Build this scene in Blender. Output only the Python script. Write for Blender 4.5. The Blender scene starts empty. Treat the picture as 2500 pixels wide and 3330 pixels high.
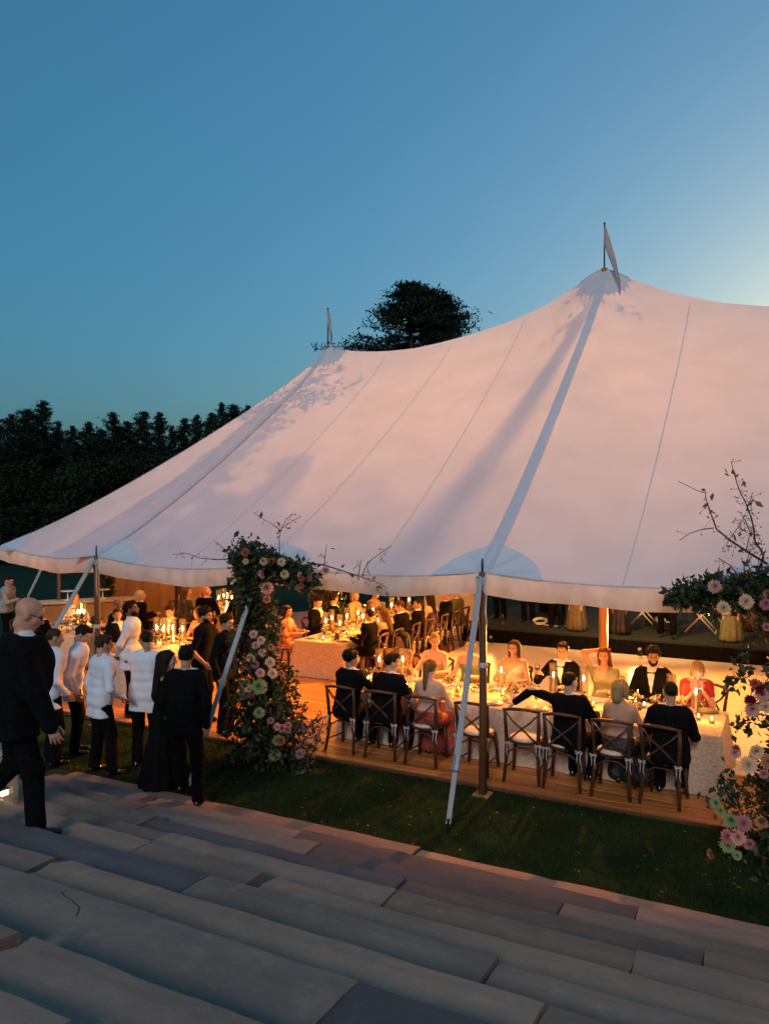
import bpy, math, random
import numpy as np
from math import sin, cos, pi, radians, sqrt, atan2, exp
from mathutils import Vector, Matrix
random.seed(7)
RNG = np.random.default_rng(7)
S = bpy.context.scene
COL = S.collection

# ------------------------------------------------------------------ camera
CAM_H = 3.4
YAW = radians(27.3)
FPX = 2520.0                      # focal length in pixels of the 2500 x 3330 photograph
cam = bpy.data.cameras.new('camera')
cam_o = bpy.data.objects.new('camera', cam)
COL.objects.link(cam_o)
cam.sensor_fit = 'VERTICAL'; cam.sensor_height = 36.0; cam.lens = 36.0 * FPX / 3330.0
cam.clip_start = 0.05; cam.clip_end = 900
cam_o.location = (0, 0, CAM_H)
cam_o.rotation_euler = (radians(90 - 0.57), 0, YAW)
S.camera = cam_o
FWD = np.array([-sin(YAW), cos(YAW)]); RGT = np.array([cos(YAW), sin(YAW)])

def ray(u):
    return FWD + (u - 1250.0) / FPX * RGT
def on_z(u, v, z):
    """photo pixel -> point at height z"""
    t = (CAM_H - z) / ((v - 1640.0) / FPX); d = ray(u) * t
    return Vector((d[0], d[1], z))
def on_y(u, v, Y):
    """photo pixel -> point on the vertical plane at distance Y"""
    d = ray(u); t = Y / d[1]
    return Vector((d[0] * t, Y, CAM_H - t * (v - 1640.0) / FPX))
def on_t(u, v, t):
    d = ray(u) * t
    return Vector((d[0], d[1], CAM_H - t * (v - 1640.0) / FPX))

# ------------------------------------------------------------------ sky, sun, exposure
W = bpy.data.worlds.new('World'); S.world = W; W.use_nodes = True
wn = W.node_tree.nodes; wl = W.node_tree.links; bg = wn['Background']
sky = wn.new('ShaderNodeTexSky'); sky.sky_type = 'NISHITA'; sky.sun_disc = False
sky.sun_elevation = radians(2.0); sky.sun_rotation = radians(12); sky.air_density = 1.0
sky.dust_density = 4.0; sky.ozone_density = 4.0
tint = wn.new('ShaderNodeMix'); tint.data_type = 'RGBA'; tint.blend_type = 'MULTIPLY'
tint.inputs[0].default_value = 1.0; tint.inputs[7].default_value = (0.735, 0.90, 0.735, 1)
wl.new(sky.outputs[0], tint.inputs[6])
veil = wn.new('ShaderNodeMix'); veil.data_type = 'RGBA'; veil.blend_type = 'ADD'; veil.inputs[0].default_value = 1.0; veil.inputs[7].default_value = (.05, .195, .285, 1)   # even blue veil of dusk
wl.new(tint.outputs[2], veil.inputs[6]); wl.new(veil.outputs[2], bg.inputs[0])
bg.inputs[1].default_value = 0.15
sun = bpy.data.lights.new('sun', 'SUN'); sun.energy = 0.38; sun.angle = radians(15); sun.color = (1, .91, .86)   # broad soft afterglow from behind the camera: soft-edged shade below each step
sun_o = bpy.data.objects.new('sun', sun); COL.objects.link(sun_o)
sd = Vector((.22, -1.0, .56))
sun_o.rotation_euler = sd.to_track_quat('Z', 'Y').to_euler(); sun_o.location = (0, 40, 60)
vs = S.view_settings
vs.view_transform = 'Standard'; vs.look = 'None'; vs.gamma = 1; vs.exposure = 1.55; vs.use_curve_mapping = False
S.cycles.max_bounces = 8; S.cycles.diffuse_bounces = 4; S.cycles.glossy_bounces = 3
S.cycles.transmission_bounces = 4; S.cycles.transparent_max_bounces = 14
S.cycles.caustics_reflective = False; S.cycles.caustics_refractive = False
S.cycles.sample_clamp_indirect = 4.0; S.cycles.use_denoising = True
try: S.cycles.use_light_tree = True
except Exception: pass

# ------------------------------------------------------------------ materials
MATS = {}
def mat(name, c, c2=None, scale=8.0, rough=.6, bump=0.0, bscale=None, stretch=(1, 1, 1), metal=0.0,
        trans=0.0, spec=.5, emit=None, estr=0.0, coat=0.0, detail=5.0, rand=0.0, sheen=0.0, contrast=(.35, .65), sss=0.0):
    """procedural material: two colours mixed by noise, optional bump, optional translucency"""
    if name in MATS: return MATS[name]
    m = bpy.data.materials.new(name); m.use_nodes = True
    n = m.node_tree.nodes; l = m.node_tree.links; p = n['Principled BSDF']; out = n['Material Output']
    p.inputs['Roughness'].default_value = rough; p.inputs['Metallic'].default_value = metal
    p.inputs['Specular IOR Level'].default_value = spec
    p.inputs['Coat Weight'].default_value = coat
    if sheen: p.inputs['Sheen Weight'].default_value = sheen
    if sss:
        p.inputs['Subsurface Weight'].default_value = sss; p.inputs['Subsurface Radius'].default_value = (.02, .008, .004)
        p.inputs['Subsurface Scale'].default_value = .5
    c = tuple(c) + (1,); c2 = tuple(c2) + (1,) if c2 else tuple(x * .78 for x in c[:3]) + (1,)
    tc = n.new('ShaderNodeTexCoord'); mp = n.new('ShaderNodeMapping'); mp.inputs['Scale'].default_value = stretch
    l.new(tc.outputs['Object'], mp.inputs[0])
    nz = n.new('ShaderNodeTexNoise'); nz.inputs['Scale'].default_value = scale; nz.inputs['Detail'].default_value = detail
    l.new(mp.outputs[0], nz.inputs['Vector'])
    mr = n.new('ShaderNodeMapRange'); mr.inputs[1].default_value = contrast[0]; mr.inputs[2].default_value = contrast[1]
    l.new(nz.outputs['Fac'], mr.inputs[0])
    mx = n.new('ShaderNodeMix'); mx.data_type = 'RGBA'; mx.inputs[6].default_value = c; mx.inputs[7].default_value = c2
    l.new(mr.outputs[0], mx.inputs[0]); colour = mx.outputs[2]
    if rand:
        oi = n.new('ShaderNodeObjectInfo'); hs = n.new('ShaderNodeHueSaturation')
        m1 = n.new('ShaderNodeMapRange'); m1.inputs[3].default_value = 1 - rand; m1.inputs[4].default_value = 1 + rand
        l.new(oi.outputs['Random'], m1.inputs[0]); l.new(m1.outputs[0], hs.inputs['Value'])
        l.new(colour, hs.inputs['Color']); colour = hs.outputs[0]
    l.new(colour, p.inputs['Base Color'])
    if bump:
        nb = n.new('ShaderNodeTexNoise'); nb.inputs['Scale'].default_value = bscale or scale * 3; nb.inputs['Detail'].default_value = 6
        l.new(mp.outputs[0], nb.inputs['Vector'])
        bp = n.new('ShaderNodeBump'); bp.inputs['Strength'].default_value = min(1, bump); bp.inputs['Distance'].default_value = .02 * max(1, bump)
        l.new(nb.outputs['Fac'], bp.inputs['Height']); l.new(bp.outputs[0], p.inputs['Normal'])
    if emit:
        p.inputs['Emission Color'].default_value = tuple(emit) + (1,); p.inputs['Emission Strength'].default_value = estr
    if trans:
        t = n.new('ShaderNodeBsdfTranslucent'); l.new(colour, t.inputs[0])
        ms = n.new('ShaderNodeMixShader'); ms.inputs[0].default_value = trans
        l.new(p.outputs[0], ms.inputs[1]); l.new(t.outputs[0], ms.inputs[2]); l.new(ms.outputs[0], out.inputs[0])
    MATS[name] = m
    return m
def glass_mat(name, tintc=(1, 1, 1), gloss=.12):
    if name in MATS: return MATS[name]
    m = bpy.data.materials.new(name); m.use_nodes = True
    n = m.node_tree.nodes; l = m.node_tree.links; n.remove(n['Principled BSDF']); out = n['Material Output']
    tr = n.new('ShaderNodeBsdfTransparent'); tr.inputs[0].default_value = tuple(tintc) + (1,)
    g = n.new('ShaderNodeBsdfGlossy'); g.inputs['Roughness'].default_value = .06
    lw = n.new('ShaderNodeLayerWeight'); lw.inputs[0].default_value = .35
    mr = n.new('ShaderNodeMapRange'); mr.inputs[3].default_value = gloss * .3; mr.inputs[4].default_value = min(1, gloss * 5)
    ms = n.new('ShaderNodeMixShader')
    l.new(lw.outputs['Fresnel'], mr.inputs[0]); l.new(mr.outputs[0], ms.inputs[0])
    l.new(tr.outputs[0], ms.inputs[1]); l.new(g.outputs[0], ms.inputs[2]); l.new(ms.outputs[0], out.inputs[0])
    MATS[name] = m
    return m
def emit_mat(name, c, st):
    if name in MATS: return MATS[name]
    m = bpy.data.materials.new(name); m.use_nodes = True
    p = m.node_tree.nodes['Principled BSDF']; p.inputs['Base Color'].default_value = tuple(c) + (1,)
    p.inputs['Emission Color'].default_value = tuple(c) + (1,); p.inputs['Emission Strength'].default_value = st
    MATS[name] = m
    return m
WARM = (1.0, .42, .10)
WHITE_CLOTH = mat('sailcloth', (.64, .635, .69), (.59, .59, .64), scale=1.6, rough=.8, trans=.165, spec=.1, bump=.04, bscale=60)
WHITE_DOUBLE = mat('sailcloth_double', (.68, .69, .73), (.64, .65, .69), scale=3, rough=.8, trans=.20, spec=.1)
SEAM = mat('sailcloth_seam', (.74, .74, .77), (.70, .70, .73), scale=3, rough=.8, trans=.22, spec=.1)
PATCH = mat('sailcloth_patch', (.76, .78, .82), (.72, .74, .78), scale=3, rough=.8, trans=.20, spec=.1)
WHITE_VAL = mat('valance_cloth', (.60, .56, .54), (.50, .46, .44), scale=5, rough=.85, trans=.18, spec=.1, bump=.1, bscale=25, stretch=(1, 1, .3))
WOOD_POLE = mat('pole_wood', (.42, .19, .07), (.30, .125, .045), scale=14, rough=.45, stretch=(1, 1, .08), bump=.1)
SHADED_WOOD = mat('shaded_pole_wood', (.20, .085, .034), (.14, .056, .022), scale=14, rough=.5, stretch=(1, 1, .08), bump=.1)  # darker copy of the pole wood: the side poles' shade is in the colour
WOOD_CHAIR = mat('chair_wood', (.07, .024, .0075), (.04, .014, .005), scale=16, rough=.5, stretch=(1, 1, .15), bump=.15, rand=.2)
PLANK = mat('plank_wood', (.50, .21, .05), (.33, .12, .028), scale=5, rough=.42, stretch=(.25, 4, 1), bump=.12, rand=.28)
DARK_METAL = mat('dark_metal', (.02, .02, .022), rough=.6, metal=.3)
STEEL = mat('steel', (.55, .55, .56), rough=.3, metal=1.0)
GALV = mat('galvanised', (.34, .34, .35), (.25, .25, .26), scale=30, rough=.6, metal=.5)
STRAP = mat('strap_webbing', (.42, .41, .41), (.34, .34, .335), scale=40, rough=.8, bump=.2)
CORD = mat('white_cord', (.58, .56, .53), rough=.8)
BLACK_CLOTH = mat('black_cloth', (.007, .007, .008), (.004, .004, .0045), scale=30, rough=.9, spec=.06, bump=.15, bscale=40)
NAVY_CLOTH = mat('dark_navy_cloth', (.009, .010, .014), (.006, .006, .009), scale=30, rough=.9, spec=.06, bump=.15, bscale=40)
SHIRT = mat('white_shirt', (.76, .75, .74), (.66, .65, .64), scale=10, rough=.75, bump=.1, spec=.2)
WAITER = mat('white_jacket', (.78, .78, .83), (.68, .68, .73), scale=7, rough=.8, bump=.25, bscale=30, spec=.15, stretch=(1, 1, .6))
SHOE = mat('black_leather', (.01, .01, .01), rough=.22, spec=.6)
GLASS = glass_mat('clear_glass', (.98, .98, .96), .085)
WAX = mat('ivory_wax', (.85, .78, .62), (.8, .72, .56), rough=.5, trans=.35)
FLAME = emit_mat('flame', (1.0, .60, .20), 40)
LINEN = mat('lace_linen', (.70, .57, .43), (.52, .40, .29), scale=30, rough=.85, bump=.3, bscale=45, spec=.1, trans=.1)
CHINA = mat('cream_china', (.75, .70, .62), (.7, .65, .57), rough=.3)

# ------------------------------------------------------------------ mesh helpers
class MB:
    def __init__(s): s.v = []; s.f = []
    def add(s, vs_, fs_):
        b = len(s.v); s.v.extend([tuple(map(float, q)) for q in vs_]); s.f.extend([tuple(i + b for i in f) for f in fs_]); return s
    def box(s, c, d, rz=0.0, bev=0.0):
        x, y, z = d[0] / 2, d[1] / 2, d[2] / 2
        if bev:
            q = []
            for sz, k in ((-z, 1), (-z + bev, 0), (z - bev, 0), (z, 1)):
                e = bev if k else 0
                q += [(-x + e, -y + e, sz), (x - e, -y + e, sz), (x - e, y - e, sz), (-x + e, y - e, sz)]
            f = [(3, 2, 1, 0), (12, 13, 14, 15)]
            for r in range(3):
                for i in range(4):
                    a = r * 4 + i; b = r * 4 + (i + 1) % 4; f.append((a, b, b + 4, a + 4))
        else:
            q = [(-x, -y, -z), (x, -y, -z), (x, y, -z), (-x, y, -z), (-x, -y, z), (x, -y, z), (x, y, z), (-x, y, z)]
            f = [(3, 2, 1, 0), (4, 5, 6, 7), (0, 1, 5, 4), (1, 2, 6, 5), (2, 3, 7, 6), (3, 0, 4, 7)]
        cr, sr = cos(rz), sin(rz)
        return s.add([(c[0] + a * cr - b * sr, c[1] + a * sr + b * cr, c[2] + z_) for a, b, z_ in q], f)
    def tube(s, pts, r, n=6, caps=True, flat=1.0):
        pts = [Vector(p) for p in pts]; m = len(pts)
        rr = r if isinstance(r, (list, tuple)) else [r] * m
        up = Vector((0, 0, 1)); vs_ = []; prev = None
        for i, p in enumerate(pts):
            d = (pts[min(i + 1, m - 1)] - pts[max(i - 1, 0)])
            d = d.normalized() if d.length > 1e-9 else Vector((0, 0, 1))
            if prev is None:
                a = d.cross(up)
                a = a.normalized() if a.length > 1e-3 else d.cross(Vector((1, 0, 0))).normalized()
            else:
                a = prev - d * prev.dot(d); a = a.normalized() if a.length > 1e-6 else d.orthogonal().normalized()
            prev = a; b = d.cross(a)
            for k in range(n):
                t = 2 * pi * k / n; vs_.append(p + (a * cos(t) + b * sin(t) * flat) * rr[i])
        f = []
        for i in range(m - 1):
            for k in range(n):
                q = i * n + k; w = i * n + (k + 1) % n; f.append((q, w, w + n, q + n))
        if caps: f.append(tuple(range(n - 1, -1, -1))); f.append(tuple((m - 1) * n + k for k in range(n)))
        return s.add(vs_, f)
    def lathe(s, prof, n=12, c=(0, 0, 0)):
        vs_ = []
        for r, z in prof:
            for k in range(n): t = 2 * pi * k / n; vs_.append((c[0] + r * cos(t), c[1] + r * sin(t), c[2] + z))
        f = []
        for i in range(len(prof) - 1):
            for k in range(n): q = i * n + k; w = i * n + (k + 1) % n; f.append((q, w, w + n, q + n))
        return s.add(vs_, f)
    def mesh(s, name, m, smooth=False):
        return new_mesh(name, s.v, s.f, m, smooth)
    def build(s, name, m, parent=None, smooth=False, loc=None):
        return obj(name, s.mesh(name, m, smooth), parent, loc)
def new_mesh(name, v, f, m, smooth=False):
    me = bpy.data.meshes.new(name); me.from_pydata([tuple(map(float, q)) for q in v] if not isinstance(v, list) else v, [], f)
    if m: me.materials.append(m)
    if smooth: me.polygons.foreach_set('use_smooth', [True] * len(me.polygons))
    me.update(); return me
def np_mesh(name, V, F, m, smooth=True):
    """fast mesh from arrays: V (n,3), F (k,4) or (k,3)"""
    me = bpy.data.meshes.new(name); V = np.asarray(V, np.float32); F = np.asarray(F, np.int32)
    k, w = F.shape
    me.vertices.add(len(V)); me.vertices.foreach_set('co', V.ravel())
    me.loops.add(k * w); me.loops.foreach_set('vertex_index', F.ravel())
    me.polygons.add(k); me.polygons.foreach_set('loop_start', np.arange(0, k * w, w, dtype=np.int32))
    try: me.polygons.foreach_set('loop_total', np.full(k, w, np.int32))
    except Exception: pass
    if m: me.materials.append(m)
    if smooth: me.polygons.foreach_set('use_smooth', np.ones(k, bool))
    me.update(calc_edges=True); me.validate(); return me
def obj(name, me, parent=None, loc=None, rz=None):
    o = bpy.data.objects.new(name, me); COL.objects.link(o)
    if parent is not None: o.parent = parent
    if loc is not None: o.location = loc
    if rz is not None: o.rotation_euler = (0, 0, rz)
    return o
def tag(o, label=None, cat=None, group=None, kind=None):
    if label: o['label'] = label
    if cat: o['category'] = cat
    if group: o['group'] = group
    if kind: o['kind'] = kind
    return o
def thing(name, label, cat, loc=(0, 0, 0), rz=0.0, group=None):
    o = bpy.data.objects.new(name, None); COL.objects.link(o); o.empty_display_size = .1
    o.location = loc; o.rotation_euler = (0, 0, rz)
    return tag(o, label, cat, group)
def children(o): return [c for c in bpy.data.objects if c.parent == o]
def dup(tree, loc, rz, label=None, group=None, scale=None):
    """tree = (object, [(child, [grandchildren])]) copied with its parts"""
    root, kids = tree
    r = root.copy(); COL.objects.link(r); r.location = loc; r.rotation_euler = (0, 0, rz)
    if scale: r.scale = (scale,) * 3
    if label: r['label'] = label
    if group: r['group'] = group
    for ch, gs in kids:
        c = ch.copy(); COL.objects.link(c); c.parent = r
        for g in gs:
            d = g.copy(); COL.objects.link(d); d.parent = c
    return r
def tree_of(o): return (o, [(c, list(c.children)) for c in o.children])
def leafcloud(pts, size, tilt=1.0, rng=RNG, aspect=.5, jitter=.4, up=None):
    """pointed folded leaves (4 verts, 2 tris) at points -> arrays"""
    P = np.asarray(pts, np.float32); n = len(P)
    d = rng.normal(size=(n, 3)); 
    if up is not None: d = d * tilt + np.asarray(up)
    d /= np.linalg.norm(d, axis=1)[:, None] + 1e-9
    q = rng.normal(size=(n, 3)); sd_ = np.cross(d, q); sd_ /= np.linalg.norm(sd_, axis=1)[:, None] + 1e-9
    nn = np.cross(d, sd_)
    L = size * (1 + jitter * rng.uniform(-1, 1, n))[:, None]
    A = P; B = P + d * L * .45 + sd_ * L * aspect * .5 + nn * L * .08; C = P + d * L; D = P + d * L * .45 - sd_ * L * aspect * .5 + nn * L * .08
    V = np.stack([A, B, C, D], 1).reshape(-1, 3)
    i = np.arange(n)[:, None] * 4
    F = np.concatenate([i + np.array([[0, 1, 2]]), i + np.array([[0, 2, 3]])], 0)
    return V, F
# ------------------------------------------------------------------ ground
def lawn_z(x, y):
    d = np.sqrt((x + 4) ** 2 + (y - 13) ** 2)
    return -0.042 * np.clip(d - 22, 0, 62)
def graded(a, b, n, c, p=2.2):
    t = np.linspace(-1, 1, n); s_ = np.sign(t) * np.abs(t) ** p
    return np.where(s_ < 0, c + s_ * (c - a), c + s_ * (b - c))
gx = graded(-420, 420, 90, -4); gy = graded(-200, 640, 90, 14)
GX, GY = np.meshgrid(gx, gy, indexing='ij')
GV = np.stack([GX, GY, lawn_z(GX, GY)], -1).reshape(-1, 3)
ii, jj = np.meshgrid(np.arange(89), np.arange(89), indexing='ij'); b0 = (ii * 90 + jj).ravel()
GF = np.stack([b0, b0 + 90, b0 + 91, b0 + 1], 1)
GRASS = mat('lawn_grass', (.009, .030, .010), (.005, .017, .006), scale=2.2, rough=.9, bump=.6, bscale=90, spec=.1, detail=9)
tag(obj('lawn', np_mesh('lawn', GV, GF, GRASS)), 'short mown dark green lawn around the tent', kind='structure')
# blades close to the steps
n = 90000
bx = RNG.uniform(-9.5, 2.2, n); by = 6.92 + RNG.uniform(0, 1, n) * 1.85
bp = np.stack([bx, by, np.zeros(n)], 1); ang = RNG.uniform(0, 2 * pi, n); hh = RNG.uniform(.018, .05, n)
lean = RNG.normal(0, .014, (n, 2)); wv = np.stack([np.cos(ang), np.sin(ang), np.zeros(n)], 1) * .0035
tip = bp + np.concatenate([lean, hh[:, None]], 1)
BV = np.stack([bp - wv, bp + wv, tip], 1).reshape(-1, 3); BF = np.arange(3 * n).reshape(-1, 3)
BLADE = mat('grass_blade', (.045, .072, .014), (.016, .028, .007), scale=1.3, rough=.7, trans=.3, spec=.2)
tag(obj('grass', np_mesh('grass', BV, BF, BLADE, False)), 'short grass blades between the stone steps and the tent floor', kind='stuff')

# ------------------------------------------------------------------ stone steps
NOSE = [(6.90 - .48 * k, .03 + .15 * k) for k in range(8)] + [(3.06, 1.23), (2.45, 1.38), (1.98, 1.53), (1.45, 1.68), (.9, 1.83), (.3, 1.98)]
STONE = []
def stone_mat(name, c1, c2, seed):
    """cleft sandstone: broad mottling, fine grain, pale scuffs, dark stains and hairline cracks"""
    m = bpy.data.materials.new(name); m.use_nodes = True; MATS[name] = m
    n = m.node_tree.nodes; l = m.node_tree.links; p = n['Principled BSDF']; p.inputs['Roughness'].default_value = .88; p.inputs['Specular IOR Level'].default_value = .2
    tc = n.new('ShaderNodeTexCoord'); mp = n.new('ShaderNodeMapping'); mp.inputs['Location'].default_value = (seed * 3.7, seed * 1.9, seed); l.new(tc.outputs['Object'], mp.inputs[0])
    def noise(sc, det, st=None):
        q = n.new('ShaderNodeTexNoise'); q.inputs['Scale'].default_value = sc; q.inputs['Detail'].default_value = det; q.inputs['Roughness'].default_value = .68
        if st: m2 = n.new('ShaderNodeMapping'); m2.inputs['Scale'].default_value = st; l.new(mp.outputs[0], m2.inputs[0]); l.new(m2.outputs[0], q.inputs['Vector'])
        else: l.new(mp.outputs[0], q.inputs['Vector'])
        return q.outputs['Fac']
    def rng_(src, a, b, c=0.0, d=1.0):
        q = n.new('ShaderNodeMapRange'); q.inputs[1].default_value = a; q.inputs[2].default_value = b; q.inputs[3].default_value = c; q.inputs[4].default_value = d; l.new(src, q.inputs[0]); return q.outputs[0]
    def mixc(f, a, b, mode='MIX'):
        q = n.new('ShaderNodeMix'); q.data_type = 'RGBA'; q.blend_type = mode
        l.new(f, q.inputs[0]) if not isinstance(f, float) else setattr(q.inputs[0], 'default_value', f)
        for s_, i in ((a, 6), (b, 7)):
            if isinstance(s_, tuple): q.inputs[i].default_value = s_ + (1,)
            else: l.new(s_, q.inputs[i])
        return q.outputs[2]
    big = noise(1.1, 10, (.7, 1.6, 1)); mid = noise(6, 9); fine = noise(70, 4)
    c = mixc(rng_(big, .34, .66), c1, c2); c = mixc(rng_(mid, .52, .75, 0, .55), c, tuple(x * 1.35 for x in c1)); c = mixc(rng_(noise(2.3, 8), .60, .74, 0, .6), c, tuple(x * .45 for x in c2))
    c = mixc(rng_(fine, .3, .7, 0, .5), c, tuple(x * .7 for x in c1))
    vo = n.new('ShaderNodeTexVoronoi'); vo.feature = 'DISTANCE_TO_EDGE'; vo.inputs['Scale'].default_value = .8; wv = n.new('ShaderNodeMix'); wv.data_type = 'RGBA'; wv.inputs[0].default_value = .12
    nc = n.new('ShaderNodeTexNoise'); nc.inputs['Scale'].default_value = 3; l.new(mp.outputs[0], nc.inputs['Vector']); l.new(mp.outputs[0], wv.inputs[6]); l.new(nc.outputs['Color'], wv.inputs[7]); l.new(wv.outputs[2], vo.inputs['Vector'])
    crack = rng_(vo.outputs['Distance'], 0, .0028, 1, 0)
    gate = n.new('ShaderNodeMath'); gate.operation = 'MULTIPLY'; l.new(crack, gate.inputs[0]); l.new(rng_(noise(.9, 3), .63, .66), gate.inputs[1])
    c = mixc(gate.outputs[0], c, tuple(x * .25 for x in c2))
    oi = n.new('ShaderNodeObjectInfo'); hs = n.new('ShaderNodeHueSaturation'); l.new(rng_(oi.outputs['Random'], 0, 1, .78, 1.2), hs.inputs['Value']); l.new(c, hs.inputs['Color']); l.new(hs.outputs[0], p.inputs['Base Color'])
    ad = n.new('ShaderNodeMath'); ad.operation = 'MULTIPLY_ADD'; l.new(mid, ad.inputs[0]); ad.inputs[1].default_value = 1.0; l.new(rng_(fine, 0, 1, 0, .35), ad.inputs[2])
    sb = n.new('ShaderNodeMath'); sb.operation = 'SUBTRACT'; l.new(ad.outputs[0], sb.inputs[0]); l.new(gate.outputs[0], sb.inputs[1])
    bp = n.new('ShaderNodeBump'); bp.inputs['Strength'].default_value = .7; bp.inputs['Distance'].default_value = .012; l.new(sb.outputs[0], bp.inputs['Height']); l.new(bp.outputs[0], p.inputs['Normal'])
    return m
for i, (a, b) in enumerate([((.32, .215, .158), (.18, .128, .10)), ((.275, .20, .155), (.152, .118, .095)), ((.14, .122, .12), (.08, .074, .076)), ((.37, .24, .165), (.22, .152, .114))]):
    STONE.append(stone_mat('stone_%s' % 'buff grey blue tan'.split()[i], a, b, i))
steps = thing('stone_steps', None, None); steps['kind'] = 'structure'; steps['label'] = 'wide worn flight of long stone slab steps leading down to the lawn'
JOINTS = {0: [-7.95, -5.6, -3.15, .62, 3.4, 6.5], 1: [-7.75, -6.2, -4.2, -1.02, 1.9, 5.0], 2: [-7.55, -5.75, -3.7, -1.5, -.05, 3.1, 6],
          3: [-7.3, -5.2, -2.62, -.45, 2.6, 6], 4: [-7.0, -4.6, -2.45, -.8, 3, 6], 5: [-6.3, -4.35, -3.28, .8, 3.6, 6],
          6: [-6.3, -3.4, -1.38, 1.9, 5], 7: [-6.3, -4.25, -.98, 2.2, 5], 8: [-6.3, -1.72, 1.1, 4], 9: [-6.3, -3.2, -1.30, .9, 3.5], 10: [-6.3, -2.3, -.6, 2, 4], 11: [-6.3, -2.0, 1.2, 4], 12: [-6, -1, 3], 13: [-6, 0, 4]}
def slab(x0, x1, y_nose, y_back, ztop, th, m, rough_end=0.0):
    rng = random.Random(int(x0 * 1000) + int(y_nose * 77))
    nx = max(4, int((x1 - x0) / .13)); ny = 5
    g = .008; V = []; F = []
    tilt = rng.uniform(-.006, .006); e0 = rng.uniform(-.03, .03); e1 = rng.uniform(-.03, .03); ph = rng.uniform(0, 9)
    def top(i, j):
        fx = i / nx; fy = j / ny
        xa = x0 + g + e0 * (fy - .5) + rough_end * (.10 * fy + .03 * sin(fy * 17 + ph)); xb = x1 - g + e1 * (fy - .5)
        x = xa + (xb - xa) * fx
        nose = y_nose + .004 * sin(x * 3.1 + ph) + .004 * sin(x * 8.7 + ph * 2) + rng.uniform(-.003, .003) - (rng.uniform(.015, .04) if rng.random() < .035 else 0)
        y = y_back + (nose - y_back) * fy
        return x, y, ztop + tilt * (fx - .5) * 2 + .0015 * sin(x * 2.3 + y * 4 + ph) - (0.010 if j == ny else 0)
    T = [[top(i, j) for j in range(ny + 1)] for i in range(nx + 1)]
    # small chamfer at the nose
    for i in range(nx + 1):
        x, y, z = T[i][ny]; T[i].append((x, y + .012, z - .022)); T[i].append((x, y + .004, ztop - th))
    cols = ny + 3
    for i in range(nx + 1): V += T[i]
    for i in range(nx):
        for j in range(cols - 1):
            a = i * cols + j; F.append((a, a + cols, a + cols + 1, a + 1))
    for i, s_ in ((0, 1), (nx, -1)):                       # end faces
        base = len(V); V += [(x, y, min(z, ztop - th)) for x, y, z in T[i]]
        for j in range(cols - 1):
            q = (i * cols + j, i * cols + j + 1, base + j + 1, base + j)
            F.append(q if s_ > 0 else q[::-1])
    me = new_mesh('slab', V, [f[::-1] for f in F], m, False)
    return obj('slab', me, steps)
for k, (yn, zt) in enumerate(NOSE[:13]):
    js = JOINTS[k]; yb = NOSE[k + 1][0] - .06
    for i in range(len(js) - 1):
        rr = random.Random(k * 31 + i)
        m = STONE[(3, 1, 0, 2, 3, 1, 0, 2)[(k * 3 + i * 2 + rr.randint(0, 1)) % 8]]
        slab(js[i], js[i + 1], yn + rr.uniform(-.015, .015), yb, zt + rr.uniform(-.016, .016), .155 if k else .03, m, rough_end=1.0 if (k, i) in ((5, 2), (7, 1), (9, 1), (1, 1)) else 0.0)
core = MB()
for k, (yn, zt) in enumerate(NOSE[:13]):
    x0, x1 = JOINTS[k][0] + .06, JOINTS[k][-1] - .05
    if k: core.box(((x0 + x1) / 2, yn - .40, (zt - .05) / 2 - .02), (x1 - x0, .70, zt - .05 - .02))
core.build('packed_earth', mat('earth', (.06, .055, .05), rough=.95), steps)

# ------------------------------------------------------------------ brick cheek wall with its lamp
BRICK = mat('cream_brick', (.52, .47, .40), (.40, .36, .31), scale=9, rough=.85, bump=.3, rand=.14)
wall = thing('brick_wall', 'low cream brick wall beside the stone steps, lit by a small lamp', 'wall', (-6.48, 3.4, 0))
MB().box((0, 0, .62), (.33, 2.84, 1.4)).build('mortar_core', mat('mortar', (.22, .2, .18), rough=.95), wall)
bme = MB().box((0, 0, 0), (.012, .205, .062), bev=.003).mesh('brick', BRICK)
bme2 = MB().box((0, 0, 0), (.10, .012, .062), bev=.003).mesh('brick', BRICK)
for r in range(9):
    z = .62 + r * .0745
    for c in range(13):
        y = -1.32 + c * .215 + (.107 if r % 2 else 0)
        if -1.4 < y - .1 and y + .1 < 1.42: obj('brick', bme, wall, (.165, y, z))
    for c in range(3): obj('brick', bme2, wall, (-.11 + c * .11, 1.42, z))
MB().box((0, 0, 1.345), (.42, 2.94, .06), bev=.01).build('coping', STONE[0], wall)
lamp = thing('step_light', 'small glowing step lamp at the foot of the brick wall', 'lamp', (-6.24, 4.62, .80))
MB().box((-.03, 0, .0), (.06, .1, .07), bev=.008).build('housing', DARK_METAL, lamp)
MB().box((.003, 0, -.005), (.012, .07, .04)).build('lens', emit_mat('lamp_lens', (1, .72, .4), 3), lamp)
L = bpy.data.lights.new('step_glow', 'POINT'); L.energy = .45; L.color = (1, .72, .42); L.shadow_soft_size = .03
lo = obj('step_glow', L, lamp, (.09, 0, -.02))
added_lamp = thing('step_light', 'unseen step lamp added at the upper end of the brick wall to warm the slabs', 'lamp', (-6.24, 2.75, 1.47))  # extra lamp out of view, added for warm light on the near slabs
MB().box((-.03, 0, .0), (.06, .1, .07), bev=.008).build('housing', DARK_METAL, added_lamp)
MB().box((.003, 0, -.005), (.012, .07, .04)).build('lens', emit_mat('lamp_lens', (1, .72, .4), 5), added_lamp)
L = bpy.data.lights.new('step_glow', 'POINT'); L.energy = .45; L.color = (1, .72, .42); L.shadow_soft_size = .03
obj('step_glow', L, added_lamp, (.09, 0, -.02))
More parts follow.
